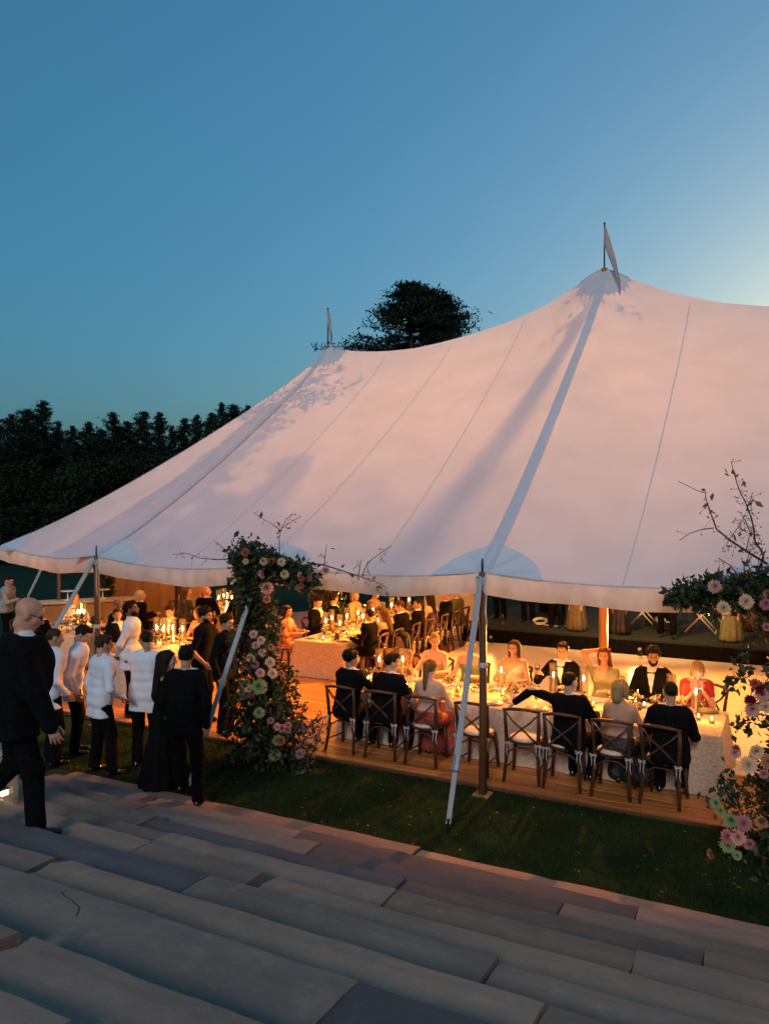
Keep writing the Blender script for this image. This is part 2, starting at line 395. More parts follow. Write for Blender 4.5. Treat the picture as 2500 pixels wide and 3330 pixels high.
lamp2 = thing('step_light', 'small step lamp tucked under a stone nosing at the low end of the stair', 'lamp', (.12, 4.53, .70))
MB().box((0, 0, .0), (.1, .05, .03), bev=.006).build('housing', DARK_METAL, lamp2)
L = bpy.data.lights.new('step_glow', 'POINT'); L.energy = .35; L.color = (1, .72, .42); L.shadow_soft_size = .02
obj('step_glow', L, lamp2, (0, .06, -.01))

# ------------------------------------------------------------------ wooden tent floor, dance floor, stage
FZ = .05
def plan(r_in, n_arc=10, x_end=9.36):
    """tent outline as a polygon, inset by r_in"""
    R = 6.78 - r_in; pts = []
    for k in range(n_arc + 1): t = radians(-90 - 180 * k / n_arc); pts.append((-x_end + R * cos(t), 15.3 + R * sin(t)))
    for k in range(n_arc + 1): t = radians(90 - 180 * k / n_arc); pts.append((x_end + R * cos(t), 15.3 + R * sin(t)))
    return pts[::-1]
wf = thing('wood_floor', None, None); wf['kind'] = 'structure'; wf['label'] = 'raised warm brown plank floor under the tent'
pl = plan(.24); nP = len(pl)
me = MB().add([(x, y, .036) for x, y in pl] + [(x, y, -.02) for x, y in pl], [tuple(range(nP))] + [(i, i + nP, (i + 1) % nP + nP, (i + 1) % nP) for i in range(nP)])
FLOORMAT = mat('far_plank_floor', (.48, .20, .05), (.31, .115, .028), scale=3, rough=.45, stretch=(.2, 5, 1), bump=.1)
me.build('subfloor', FLOORMAT, wf)
cnt = 0
for r in range(66):
    y0 = 8.76 + r * .141
    xs = (-11.6, .2) if y0 < 10.32 else ((-11.6, -5.42) if y0 < 11.62 else (-11.6, -6.66))
    x = xs[0] - random.uniform(0, 1.8)
    while x < xs[1] and cnt < 295:
        x2 = min(x + random.choice((1.8, 2.4, 2.4)), xs[1]); a = max(x, xs[0])
        if x2 - a > .25:
            MB().box(((a + x2) / 2, y0 + .07, .043 + random.uniform(-.0015, .0015)), (x2 - a - .006, .136, .018), bev=.003).build('plank', PLANK, wf); cnt += 1
        x = x2
MB().box((-5.7, 8.745, .018), (11.8, .022, .06), bev=.004).build('edge_board', mat('shaded_edge_wood', (.16, .07, .028), (.11, .05, .02), scale=6, stretch=(.2, 3, 3), rough=.5), wf)  # edge board coloured darker to carry the shade at the near floor edge
df = MB().box((.75, 14.69, .05), (14.8, 6.0, .05), bev=.006).box((1.37, 11.03, .05), (13.5, 1.32, .05), bev=.006)
DANCE = mat('white_dance_board', (.74, .66, .55), (.64, .56, .46), scale=6, rough=.38, stretch=(.3, 7, 1), bump=.1, bscale=9)
dfo = thing('dance_floor', None, None); dfo['kind'] = 'structure'; dfo['label'] = 'pale painted board dance floor in front of the stage'
df.build('floor_base', mat('dance_base', (.4, .36, .3), rough=.7), dfo)
dm = [MB().box((0, 0, 0), (2.4, .148, .012), bev=.002).mesh('board', DANCE)]
dh = MB().box((0, 0, 0), (1.196, .148, .012), bev=.002).mesh('board', DANCE)
for r in range(48):
    y = 10.46 + r * .1515
    if y > 17.62: continue
    if y < 11.76:
        obj('board', dh, dfo, (-4.79, y, .0805))
        for c in range(3): obj('board', dm[0], dfo, (-2.98 + c * 2.402 , y, .0805 + random.uniform(-.0012, .0012)))
        continue
    if r % 2: obj('board', dh, dfo, (-6.04, y, .0805))
    for c in range(5):
        obj('board', dm[0], dfo, (-5.44 + c * 2.402 + (1.199 if r % 2 else 0), y, .0805 + random.uniform(-.0012, .0012)))
stage = thing('stage', 'low black carpeted band stage with a dark cloth skirt', 'stage', (0.5, 20.0, 0))
CARPET = mat('stage_carpet', (.038, .048, .036), (.012, .015, .012), scale=60, rough=.95, bump=.6, bscale=120, spec=.2, contrast=(.4, .6))
MB().box((0, 0, .40), (15.0, 4.6, .05), bev=.008).build('deck', CARPET, stage)
sk = MB(); V = []; F = []
for i in range(301):
    x = -7.48 + i * 14.96 / 300; w_ = .012 * sin(i * .9) + .006 * sin(i * .37)
    V += [(x, -2.31 + w_ * .4, .385), (x, -2.31 + w_, .055)]
F = [(2 * i, 2 * i + 1, 2 * i + 3, 2 * i + 2) for i in range(300)]
sk.add(V, F); sk.build('skirt', BLACK_CLOTH, stage, True)
MB().box((-7.49, 0, .215), (.02, 4.6, .33)).build('side_skirt', BLACK_CLOTH, stage)
# ------------------------------------------------------------------ the sailcloth tent
YC = 15.3; RW = 6.78; PX = [-9.36, -3.12, 3.12, 9.36]; PZ = [7.03, 7.95, 7.95, 7.03]
RX = [-9.36, -8.9, -8.3, -7.83, -7.2, -6.67, -5.8, -5.02, -4.5, -4.06, -3.6, -3.3, -3.12, -2.9, -2.6, -1.88, -1.08, -.25, 0]
RZ = [7.03, 6.90, 6.82, 6.79, 6.79, 6.84, 6.97, 7.14, 7.30, 7.48, 7.73, 7.90, 7.95, 7.86, 7.68, 7.33, 7.06, 6.89, 6.87]
def ridge(x): return np.interp(-np.abs(x), RX, RZ)
ZE = 2.60
def eave_f(f): return 4 * f * (1 - f)
def roof_pt(p, s):
    """p = ('f'|'b', x) on the straight sides, or ('l'|'r', angle) round the ends; s 0 ridge .. 1 eave"""
    k, a = p; side = 0.0
    drop = .30 * (1 - exp(-s / .06)) * (1 - s ** 5)
    if k in 'fb':
        f = ((a + 9.36) / 3.12) % 1.0; e = eave_f(f)
        wpk = max(exp(-((a - x) / .9) ** 2) for x in PX)
        sg = drop * (.5 + .5 * wpk) + .12 * 4 * s * (1 - s) * (1 - wpk)
        ze = ZE - .10 * e * (1.4 if a < -6.24 else 1.0)
        z = ze + (float(ridge(a)) - ze) * (1 - s) - sg
        yy = (RW - .10 * e) * s
        return Vector((a, YC - yy if k == 'f' else YC + yy, z))
    t = a; f = ((t - 90) / 36.0) % 1.0; e = eave_f(f)
    half = radians(18); R = RW * cos(half) / cos(radians((f - .5) * 36)) - .08 * e
    ze = ZE - .12 * e
    z = ze + (PZ[0] - ze) * (1 - s) - drop * .75 - .22 * 4 * s * (1 - s) * .6
    cx = -9.36 if k == 'l' else 9.36
    return Vector((cx + R * s * cos(radians(t)), YC + R * s * sin(radians(t)), z))
def perim(nx=6, na=7):
    out = []
    for i in range(6 * nx): out.append(('f', 9.36 - i * 3.12 / nx))
    for i in range(5 * na): out.append(('l', 270 - i * 36 / na))
    for i in range(6 * nx): out.append(('b', -9.36 + i * 3.12 / nx))
    for i in range(5 * na): out.append(('r', 90 - i * 36 / na))
    return out
PER = perim(10, 9); NPR = len(PER)
SS = [0, .012, .03, .055, .09, .13, .18] + [.18 + .82 * (i + 1) / 22 for i in range(22)]
tent = thing('sailcloth_tent', 'large white peaked sailcloth tent glowing from within, with pennants', 'tent', (0, YC, 0))
def rel(v): return (v[0], v[1] - YC, v[2])
V = [rel(roof_pt(p, s)) for p in PER for s in SS]; m_ = len(SS)
F = []
for i in range(NPR):
    j = (i + 1) % NPR
    for k in range(m_ - 1): F.append((i * m_ + k, j * m_ + k, j * m_ + k + 1, i * m_ + k + 1))
canopy = obj('canopy', np_mesh('canopy', V, F, WHITE_CLOTH), tent)
def rnorm(p, s):
    a = roof_pt(p, min(1, s + .02)) - roof_pt(p, max(0.001, s - .02)); q = (p[0], p[1] + .05)
    b = roof_pt(q, s) - roof_pt((p[0], p[1] - .05), s); nrm = a.cross(b).normalized()
    return nrm if nrm.z > 0 else -nrm
def strip(name, p, s0, s1, w0, w1, m, lift=.008, n=40):
    V = []; 
    for i in range(n + 1):
        s = s0 + (s1 - s0) * i / n; c = roof_pt(p, s); nn = rnorm(p, max(s, .02))
        d = (roof_pt(p, min(1, s + .02)) - roof_pt(p, max(0, s - .02))).normalized(); sd_ = d.cross(nn).normalized()
        w = w0 + (w1 - w0) * i / n
        V += [rel(c - sd_ * w / 2 + nn * lift * .5), rel(c + nn * lift), rel(c + sd_ * w / 2 + nn * lift * .5)]
    F = []
    for i in range(n): F += [(3 * i, 3 * i + 1, 3 * i + 4, 3 * i + 3), (3 * i + 1, 3 * i + 2, 3 * i + 5, 3 * i + 4)]
    return obj(name, np_mesh(name, V, F, m), canopy)
for k in 'fb':
    for i in range(13):
        x = -9.36 + i * 1.56
        if i in (0, 4, 8, 12): strip('webbing_band', (k, x), .01, 1, .14 if i in (4, 8) else .08, .18 if i in (4, 8) else .08, WHITE_DOUBLE)
        else: strip('seam', (k, x), .02, 1, .018, .018, SEAM, .006)
for k, t0 in (('l', 90), ('r', -90)):
    for i in range(1, 10):
        strip('seam', (k, t0 + i * 18), .02, 1, .03 if i % 2 == 0 else .022, .03, SEAM, .006)
# crown patches with zigzag edges, corner patches at the eave poles
def roof_xy(x, y):
    if abs(x) <= 9.36:
        k = 'f' if y < YC else 'b'; f = ((x + 9.36) / 3.12) % 1.0
        return roof_pt((k, x), min(1, abs(y - YC) / (RW - .10 * eave_f(f))))
    k = 'l' if x < 0 else 'r'; cx = -9.36 if x < 0 else 9.36
    t = math.degrees(atan2(y - YC, x - cx)); f = ((t - 90) / 36.0) % 1.0
    R = RW * cos(radians(18)) / cos(radians((f - .5) * 36)) - .08 * eave_f(f)
    return roof_pt((k, t), min(1, math.hypot(x - cx, y - YC) / R))
for x0, z0 in zip(PX, PZ):
    V = []; F = []; nA = 56; rr = [.02, .15, .3, .42, .54]
    for i in range(nA):
        t = 2 * pi * i / nA + .01
        for q, r in enumerate(rr):
            if q == 4: r *= (1.0 if i % 2 else .82)
            p = roof_xy(x0 + r * cos(t), YC + r * sin(t)); V.append((p.x, p.y - YC, p.z + .02))
    for i in range(nA):
        j = (i + 1) % nA
        for q in range(4): F.append((i * 5 + q, i * 5 + q + 1, j * 5 + q + 1, j * 5 + q))
    obj('crown_patch', np_mesh('crown_patch', V, F, WHITE_DOUBLE), canopy)
def eave_poles():
    ps = [('f', -9.36 + i * 3.12) for i in range(7)] + [('b', -9.36 + i * 3.12) for i in range(7)]
    ps += [('l', 90 + 36 * i) for i in range(1, 5)] + [('r', -90 + 36 * i) for i in range(1, 5)]
    return ps
for p in [q for q in eave_poles() if q[0] in 'fl']:
    e = roof_pt(p, 1.0); inn = (roof_pt(p, .8) - e); inn.z = 0; inn.normalize(); sd_ = Vector((-inn.y, inn.x, 0))
    for layer, (spans, Rr) in enumerate(((((-88, 88),), .60), (((-78, -58), (-40, -22), (-9, 9), (22, 40), (58, 78)), .64))):
        V = []; F = []
        for a0, a1 in spans:
            nA = 24 if layer == 0 else 2; b = len(V)
            for i in range(nA + 1):
                t = radians(a0 + (a1 - a0) * i / nA)
                for q in range(5):
                    r = (.03 + (Rr * (1.15 if layer == 0 else 1) - .03) * q / 4)
                    if layer == 1: t2 = radians((a0 + a1) / 2) + (t - radians((a0 + a1) / 2)) * (1 - .8 * q / 4)
                    else: t2 = t
                    w = e + inn * r * cos(t2) * (.75 if layer == 0 else .8) + sd_ * r * sin(t2)
                    z = roof_xy(w.x, w.y).z if layer >= 0 else 0
                    V.append((w.x, w.y - YC, z + .010 + .006 * layer))
            for i in range(nA):
                for q in range(4): F.append((b + i * 5 + q, b + i * 5 + q + 1, b + (i + 1) * 5 + q + 1, b + (i + 1) * 5 + q))
        obj('corner_patch', np_mesh('corner_patch', V, F, PATCH), canopy)
# valance
VP = perim(40, 40); V = []; rows = 5
for i, p in enumerate(VP):
    e = roof_pt(p, 1.0); c = roof_pt(p, .97); o = (e - c); o.z = 0; o.normalize()
    for q in range(rows + 1):
        fq = q / rows
        wob = (.012 * sin(i * .55) + .010 * sin(i * .23 + 1) + .008 * sin(i * 1.9 + q)) * fq + .010 * sin(i * .9 + q * 2.1) * fq * (1 - fq) * 3
        puff = .028 * sin(pi * fq) + .010 * sin(i * 1.3 + 2 * sin(i * .21)) * fq
        z = e.z - .235 * fq + .012 * sin(i * .31 + .5) * fq
        V.append(rel(e + o * (.012 + wob + puff) + Vector((0, 0, z - e.z - .004))))
F = []; nv = len(VP)
for i in range(nv):
    j = (i + 1) % nv
    for q in range(rows): F.append((i * (rows + 1) + q, j * (rows + 1) + q, j * (rows + 1) + q + 1, i * (rows + 1) + q + 1))
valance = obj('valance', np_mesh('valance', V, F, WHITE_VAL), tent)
V = []                                                   # rope sewn in the valance head
mb = MB(); ring = [roof_pt(p, 1.0) for p in perim(12, 12)]
mb.tube([rel(v + Vector((0, 0, .005))) for v in ring + ring[:1]], .011, 5, False); mb.build('eave_rope', CORD, valance, True)
# eave poles, straps, stakes
def strap_between(mbx, a, b, w, th):
    a = Vector(a); b = Vector(b); d = (b - a).normalized(); sd_ = d.cross(Vector((0, 1, 0.2)))
    sd_ = sd_.normalized(); nn = d.cross(sd_)
    q = []
    for p in (a, b):
        for s1, s2 in ((-1, -1), (1, -1), (1, 1), (-1, 1)): q.append(p + sd_ * s1 * w / 2 + nn * s2 * th / 2)
    mbx.add(q, [(3, 2, 1, 0), (4, 5, 6, 7), (0, 1, 5, 4), (1, 2, 6, 5), (2, 3, 7, 6), (3, 0, 4, 7)])
STAKES = {('f', -3.12): (-3.07, 7.38), ('f', -6.24): (-6.2, 7.0), ('f', -9.36): (-9.8, 7.05), ('f', 0.0): (.05, 7.4)}
for p in eave_poles():
    e = roof_pt(p, 1.0); c = roof_pt(p, .9); o = (e - c); o.z = 0; o.normalize()
    gz = -.02
    base = e - o * .02
    if p == ('l', 234): base = base + Vector((-.35, -.1, 0))
    front = p[0] == 'f' and p[1] < 1
    sp_ = MB().tube([(base.x, base.y - YC, gz), (base.x + .004, base.y - YC, 1.4), (e.x, e.y - YC + .0, e.z - .03), (e.x, e.y - YC, e.z + .01)], [.046, .044, .042, .04], 10); sp_ = sp_.build('side_pole', SHADED_WOOD, tent, True)
    MB().tube([(e.x, e.y - YC, e.z), (e.x, e.y - YC, e.z + .17)], [.013, .011], 6).build('pole_pin', DARK_METAL, sp_, True)
    k2 = (p[0], round(p[1], 2))
    if k2 in STAKES: st = Vector((*STAKES[k2], 0))
    else: st = Vector((e.x + o.x * 1.35, e.y + o.y * 1.35, 0))
    top = e + o * .06 + Vector((0, 0, -.06)); bot = st + Vector((0, 0, .10))
    mid = top.lerp(bot, .80)
    up = MB(); strap_between(up, rel(top), rel(mid), .065, .018); gs_ = up.build('guy_strap', STRAP, tent)
    lw_ = MB(); strap_between(lw_, rel(mid), rel(bot), .055, .008); lw_.build('strap_tail', STRAP, gs_)
    if front:
        MB().tube([rel(mid + (top - mid).normalized() * .16), rel(mid), rel(mid - (top - mid).normalized() * .02)], [.045, .05, .03], 8, True, .7).build('ratchet', GALV, gs_)
        MB().lathe([(.052, 0), (.056, .02), (.056, .04), (.05, .06)], 12, (base.x, base.y - YC, 1.50)).build('pole_tie', CORD, sp_, True)
        mk = MB()
        for r in range(4):
            cz = e.z - .05 - r * .025
            mk.tube([(e.x + .055 * cos(t) + .01 * sin(3 * t + r), e.y - YC + .055 * sin(t), cz + .012 * sin(2 * t + r)) for t in np.linspace(0, 2 * pi, 13)], .012, 5, False)
        mk.tube([(e.x + .05, e.y - YC - .05, e.z - .1), (e.x + .07, e.y - YC - .06, e.z - .25), (e.x + .055, e.y - YC - .05, e.z - .45), (e.x + .075, e.y - YC - .05, e.z - .6)], .009, 5)
        mk.build('lashing', CORD, sp_, True)
    MB().tube([(st.x, st.y - YC, -.05), (st.x, st.y - YC, .13), (st.x, st.y - YC, .15)], [.014, .014, .022], 8).build('stake', DARK_METAL, gs_, True)
    MB().box((base.x, base.y - YC, .012), (.2, .2, .024), bev=.004).build('pole_foot', mat('foot_wood', (.22, .14, .08), rough=.8), sp_)
PENN = mat('pennant_cloth', (.55, .47, .44), (.47, .40, .38), scale=4, rough=.9, trans=.3)
for i, (x0, z0) in enumerate(zip(PX, PZ)):
    MB().tube([(x0, 0, .03), (x0, 0, 3), (x0, 0, z0 + .01)], [.085, .085, .06], 12).build('centre_pole', WOOD_POLE, tent, True)
    ft = .88
    fs_ = MB().tube([(x0, 0, z0 - .02), (x0, 0, z0 + ft)], [.016, .011], 6).build('flag_staff', DARK_METAL, tent, True)
    MB().lathe([(0, .02), (.02, .01), (.02, -.02), (0, -.03)], 8, (x0, 0, z0 + ft)).build('finial', DARK_METAL, fs_, True)
    k_ = 1.0 if i in (1, 2) else .62
    le = [(0, -.04), (0, -.42), (.11, -.72), (.23, -1.02), (.34, -1.25), (.385, -1.46)]; ri = [(.015, -.03), (.12, -.36), (.235, -.72), (.31, -1.02), (.375, -1.25), (.395, -1.46)]
    fq = np.linspace(0, 5, 21); V = []; F = []
    for q, f in enumerate(fq):
        for g in (0, .33, .67, 1):
            a_ = [np.interp(f, range(6), [p[c] for p in le]) for c in (0, 1)]; b_ = [np.interp(f, range(6), [p[c] for p in ri]) for c in (0, 1)]
            V.append((x0 + (a_[0] + (b_[0] - a_[0]) * g) * k_ * (1 if k_ == 1 else 1.05), .05 * sin(g * 7 + f) * min(1, f) - .09 * f * k_, z0 + ft + (a_[1] + (b_[1] - a_[1]) * g) * k_))
    for q in range(20):
        for r_ in range(3): a = q * 4 + r_; F.append((a, a + 1, a + 5, a + 4))
    obj('pennant', np_mesh('pennant', V, F, PENN), fs_)

# ------------------------------------------------------------------ lamps of the tent: floor uplights and pin spots on the poles
def fixture(label, loc, aim, power, angle, blend=.6, soft=.06, group=None, col=WARM, name='uplight'):
    t = thing(name, label, 'lamp', loc, 0, group); d = (Vector(aim) - Vector(loc)).normalized()
    p0 = Vector((0, 0, 0)); mb = MB()
    mb.tube([p0 - d * .10, p0 - d * .02, p0 + d * .06], [.03, .042, .045], 12)
    mb.build('can', DARK_METAL, t, True)
    MB().tube([p0 + d * .061, p0 + d * .066], .038, 12).build('lens', mat('spot_lens', (.3, .25, .2), rough=.2), t)
    MB().box((0, 0, -.10), (.09, .06, .02), bev=.004).build('bracket', DARK_METAL, t)
    L = bpy.data.lights.new('beam', 'SPOT'); L.energy = power; L.spot_size = radians(angle); L.spot_blend = blend; L.shadow_soft_size = soft; L.color = col
    o = obj('beam', L, t, tuple(d * .10)); o.rotation_euler = (-d).to_track_quat('Z', 'Y').to_euler()
    return t
for (x, y, ax, ay, az, pw, sf, lab) in (
    (-2.75, 17.3, -3.1, 11.6, 5.8, 1800, .09, 'black uplight on the dance floor behind the bare centre pole, aimed at the canopy'),
    (-6.1, 17.3, -6.6, 11.6, 5.0, 60, .06, 'black uplight by the stage corner, aimed over the dance floor'),
    (-9.1, 18.3, -9.2, 13.0, 6.2, 1700, .05, 'black uplight behind the flower-wrapped centre pole'),
    (-12.2, 17.9, -12.8, 12.8, 4.6, 40, .06, 'black uplight near the round tables, aimed at the tent end'),
    (.6, 17.2, .2, 11.2, 5.4, 260, .06, 'black uplight along the stage front beside the flower column side'),
    (3.6, 17.2, 3.3, 11.2, 6.0, 380, .06, 'black uplight at the far end of the stage front')):
    fixture(lab, (x, y, .25), (ax, ay, az), pw, 118, .8, sf)
for (x, y, z, ax, ay, az, pw, an, lab) in (
    (-3.12, 15.18, 4.35, -3.0, 10.9, .76, 1050, 42, 'pin spot high on the wooden centre pole, aimed at the near long table'),
    (-3.24, 15.3, 4.5, -7.3, 13.8, .5, 1250, 60, 'pin spot high on the wooden centre pole, aimed at the middle table'),
    (-9.36, 15.18, 4.2, -10.6, 11.4, .76, 1900, 70, 'pin spot on the flower-wrapped pole, aimed at the round tables'),
    (-3.0, 15.3, 4.5, -1.0, 14.0, .1, 1250, 72, 'pin spot high on the wooden centre pole, aimed at the dance floor'),
    (-3.12, 15.42, 4.5, -3.0, 19.8, .4, 380, 70, 'pin spot high on the wooden centre pole, aimed at the stage'),
    (-3.22, 15.2, 4.35, -6.2, 10.8, .1, 2200, 50, 'pin spot high on the wooden centre pole, aimed at the plank floor by the flowers')):
    fixture(lab, (x, y, z), (ax, ay, az), pw, an, .7, .05, name='pin_spot', col=(1, .31, .035) if 'stage' not in lab else (1, .58, .24))

# ------------------------------------------------------------------ trees
NEEDLE = mat('pine_needles', (.020, .036, .020), (.009, .018, .011), scale=.7, rough=.8, spec=.15, trans=.15)
LEAFY = mat('woodland_leaves', (.024, .042, .016), (.010, .020, .009), scale=.5, rough=.8, spec=.15, trans=.15)
BARK = mat('bark', (.06, .045, .035), (.035, .027, .02), scale=6, rough=.9, bump=.5, stretch=(1, 1, .2))
def conifer_mesh(seed, h, w, bare=.10):
    r = np.random.default_rng(seed); P = []; nb = int(h * 15)
    lop = r.uniform(0, 6.28); gaps = [(r.uniform(.2, .8), r.uniform(0, 6.28)) for _ in range(5)]
    for b in range(nb):
        f = (b + r.random()) / nb; f = f ** .95; z = h * (bare + (1 - bare) * f); a = r.uniform(0, 6.28)
        L = w * ((1 - f) ** .72 * .8 + .03) * r.uniform(.35, 1.2) * (1 + .22 * cos(a - lop))
        if any(abs(f - g) < .05 and cos(a - ga) > 0 for g, ga in gaps): L *= .45
        k = int(16 + 56 * L); t = r.uniform(.05, 1, k) ** .75; rise = r.uniform(.05, .38)
        q = np.stack([np.cos(a) * L * t, np.sin(a) * L * t, z + rise * L * t * t + 0 * t], 1) + r.normal(0, 1, (k, 3)) * np.array([.14, .14, .07]) * (.6 + .4 * L)
        P.append(q)
    P.append(np.stack([r.normal(0, .05, 40), r.normal(0, .05, 40), h * r.uniform(.93, 1.0, 40)], 1))
    P = np.concatenate(P); V, F = leafcloud(P, .23, rng=r, aspect=.36, up=(0, 0, .5))
    return V, F
def leafy_mesh(seed, h, w):
    r = np.random.default_rng(seed); P = []
    for c in range(26):
        a = r.uniform(0, 6.28); zz = h * r.uniform(.12, .92); rad = w * sqrt(max(.05, 1 - ((zz / h - .5) / .55) ** 2)) * r.uniform(.3, .9)
        c0 = np.array([cos(a) * rad, sin(a) * rad, zz]); sz = w * r.uniform(.25, .45)
        q = r.normal(size=(230, 3)); q /= np.linalg.norm(q, axis=1)[:, None]
        P.append(c0 + q * sz * r.uniform(.6, 1.05, (230, 1)) * np.array([1, 1, .75]))
    return leafcloud(np.concatenate(P), .33, rng=r, aspect=.7)
CV = []
for i, (h, w) in enumerate(((15, 5.6), (14, 4.6), (16, 5.2), (13, 6.0))):
    V, F = conifer_mesh(20 + i, h, w); CV.append((np_mesh('crown', V, F, NEEDLE, False), h))
for i in range(2):
    V, F = leafy_mesh(40 + i, 11, 4.2); CV.append((np_mesh('crown', V, F, LEAFY, False), 11))
tr_me = MB().tube([(0, 0, -.5), (.05, 0, 4), (0, .05, 9), (0, 0, 12.5)], [.32, .25, .15, .04], 7).mesh('trunk', BARK, True)
TREES = [(-60, 1345, 82, 0), (-8, 1352, 80, 2), (40, 1355, 84, 1), (92, 1335, 80, 3), (143, 1316, 83, 2), (190, 1365, 84, 0), (238, 1378, 81, 1), (290, 1362, 83, 2), (330, 1388, 85, 0), (372, 1358, 82, 3),
         (415, 1385, 84, 1), (468, 1348, 83, 0), (520, 1338, 84, 2), (560, 1380, 85, 1), (600, 1378, 86, 3), (640, 1362, 85, 1), (690, 1340, 86, 0), (722, 1324, 84, 2), (765, 1330, 83, 3), (806, 1335, 85, 1), (860, 1360, 86, 2), (920, 1362, 87, 0)]
for i, (u, v, t, k) in enumerate(TREES):
    top = on_t(u, v, t); bz = float(lawn_z(np.array(top.x), np.array(top.y)))
    o = thing('pine_tree', ('broad dark pine rising from the woodland edge across the lawn', 'slim dark pine rising from the woodland edge across the lawn', 'tall pointed pine rising above the woodland edge across the lawn', 'bushy dark pine rising from the woodland edge across the lawn')[k], 'tree', (top.x, top.y, bz), random.uniform(0, 6), ('broad', 'slim', 'tall', 'bushy')[k] + ' pines along the woodland edge')
    s_ = (top.z - bz) / CV[k][1]; o.scale = (s_ * random.uniform(.75, 1.35), s_ * random.uniform(.75, 1.35), s_ * random.uniform(.96, 1.03))
    obj('crown', CV[k][0], o); obj('trunk', tr_me, o)
for i, (u, v, t, k) in enumerate([(-20, 1500, 74, 4), (75, 1530, 76, 5), (170, 1480, 75, 4), (255, 1510, 77, 5), (345, 1490, 74, 5), (430, 1480, 76, 4), (505, 1470, 77, 5), (590, 1465, 76, 4), (665, 1460, 77, 5), (120, 1640, 70, 4), (310, 1650, 71, 5), (30, 1660, 70, 5), (215, 1630, 71, 4), (470, 1600, 72, 5), (400, 1640, 70, 4)]):
    top = on_t(u, v, t); bz = float(lawn_z(np.array(top.x), np.array(top.y)))
    o = thing('broadleaf_tree', ('tall rounded broadleaf tree in front of the pines at the woodland edge' if v < 1560 else 'low rounded broadleaf tree at the foot of the woodland edge'), 'tree', (top.x, top.y, bz), random.uniform(0, 6), ('tall' if v < 1560 else 'low') + ' broadleaf trees at the woodland edge')
    s_ = (top.z - bz) / 11; o.scale = (s_ * 1.25 if v < 1560 else 1.3,) * 2 + (s_,)
    obj('crown', CV[k][0], o); obj('trunk', tr_me, o, None).scale = (.7, .7, .6)
# the mass of the wood behind
r = np.random.default_rng(3); P = []
for u in np.linspace(-300, 2900, 340):
    t = r.uniform(86, 104); d = ray(u) * t; gz = -2.6
    for q in range(3):
        z = gz + r.uniform(0, 1) ** .75 * (12.0 if u < 1000 else 8) ; P.append(np.array([d[0], d[1], z]) + r.normal(0, 1, (150, 3)) * np.array([1.7, 1.7, .8]))
V, F = leafcloud(np.concatenate(P), .5, rng=r, aspect=.6)
tag(obj('forest', np_mesh('forest', V, F, LEAFY, False)), 'dark mass of woodland filling in behind the tree line', kind='stuff')
# the big pine behind the tent
pt = on_t(1345, 925, 58); bz = float(lawn_z(np.array(pt.x), np.array(pt.y)))
bigp = thing('pine_tree', 'large spreading white pine standing behind the tent ridge', 'tree', (pt.x, pt.y, bz)); bigp.scale = (1.2, 1.2, .985)
tk = MB(); hT = pt.z - bz
tk.tube([(0, 0, 0), (.1, 0, 6), (.0, .1, 12), (-.15, 0, 15), (-.25, 0, hT * .97)], [.5, .42, .3, .2, .03], 8)
tk.tube([(0, .1, 11), (.9, 0, 14), (1.75, 0, 17), (2.0, 0, hT * .955)], [.25, .18, .12, .03], 7)
r = np.random.default_rng(11); P = []
def plume(p0, p1, n_, spread):
    p0 = np.array(p0); p1 = np.array(p1); tk.tube([p0, (p0 + p1) / 2 + np.array([0, 0, -.12]), p1], [.07, .05, .02], 5)
    t = r.uniform(.35, 1.05, n_)[:, None]
    P.append(p0 + (p1 - p0) * t + r.normal(0, 1, (n_, 3)) * np.array([spread, spread, spread * .30]) * (.45 + .55 * t) + np.array([0, 0, .14]))
for zc, ws in ((10.5, 5.0), (12, 5.2), (13.2, 5.4), (14.6, 5.0), (15.6, 5.0), (16.3, 4.9), (16.9, 4.9), (17.4, 4.3), (18.0, 3.4), (18.5, 3.0), (19.0, 2.7), (19.5, 2.3), (20.0, 2.0), (20.5, 1.6), (21.0, 1.2), (21.4, .8), (21.9, .45)):
    zc = zc * hT / 22.0
    for b in range(9):
        a = r.uniform(0, 6.28); L = ws * r.uniform(.45, 1.05)
        plume((-.15, 0, zc), (-.2 + 1.38 * cos(a) * L, sin(a) * L, zc + r.uniform(.0, .22) * L), 120, .34)
for zc, ws in ((15.8, 2.6), (16.8, 2.2), (17.8, 1.9), (18.8, 1.5), (19.8, 1.1), (20.5, .7)):
    zc = zc * hT / 22.0
    for b in range(6):
        a = r.uniform(-1.8, 1.8); L = ws * r.uniform(.5, 1.05); plume((1.7, 0, zc), (1.8 + 1.2 * cos(a) * L, sin(a) * L, zc + .25 * L), 90, .28)
V, F = leafcloud(np.concatenate(P), .34, rng=r, aspect=.28, up=(0, 0, .5))
obj('crown', np_mesh('crown', V, F, NEEDLE, False), bigp); tk.build('trunk', BARK, bigp, True)
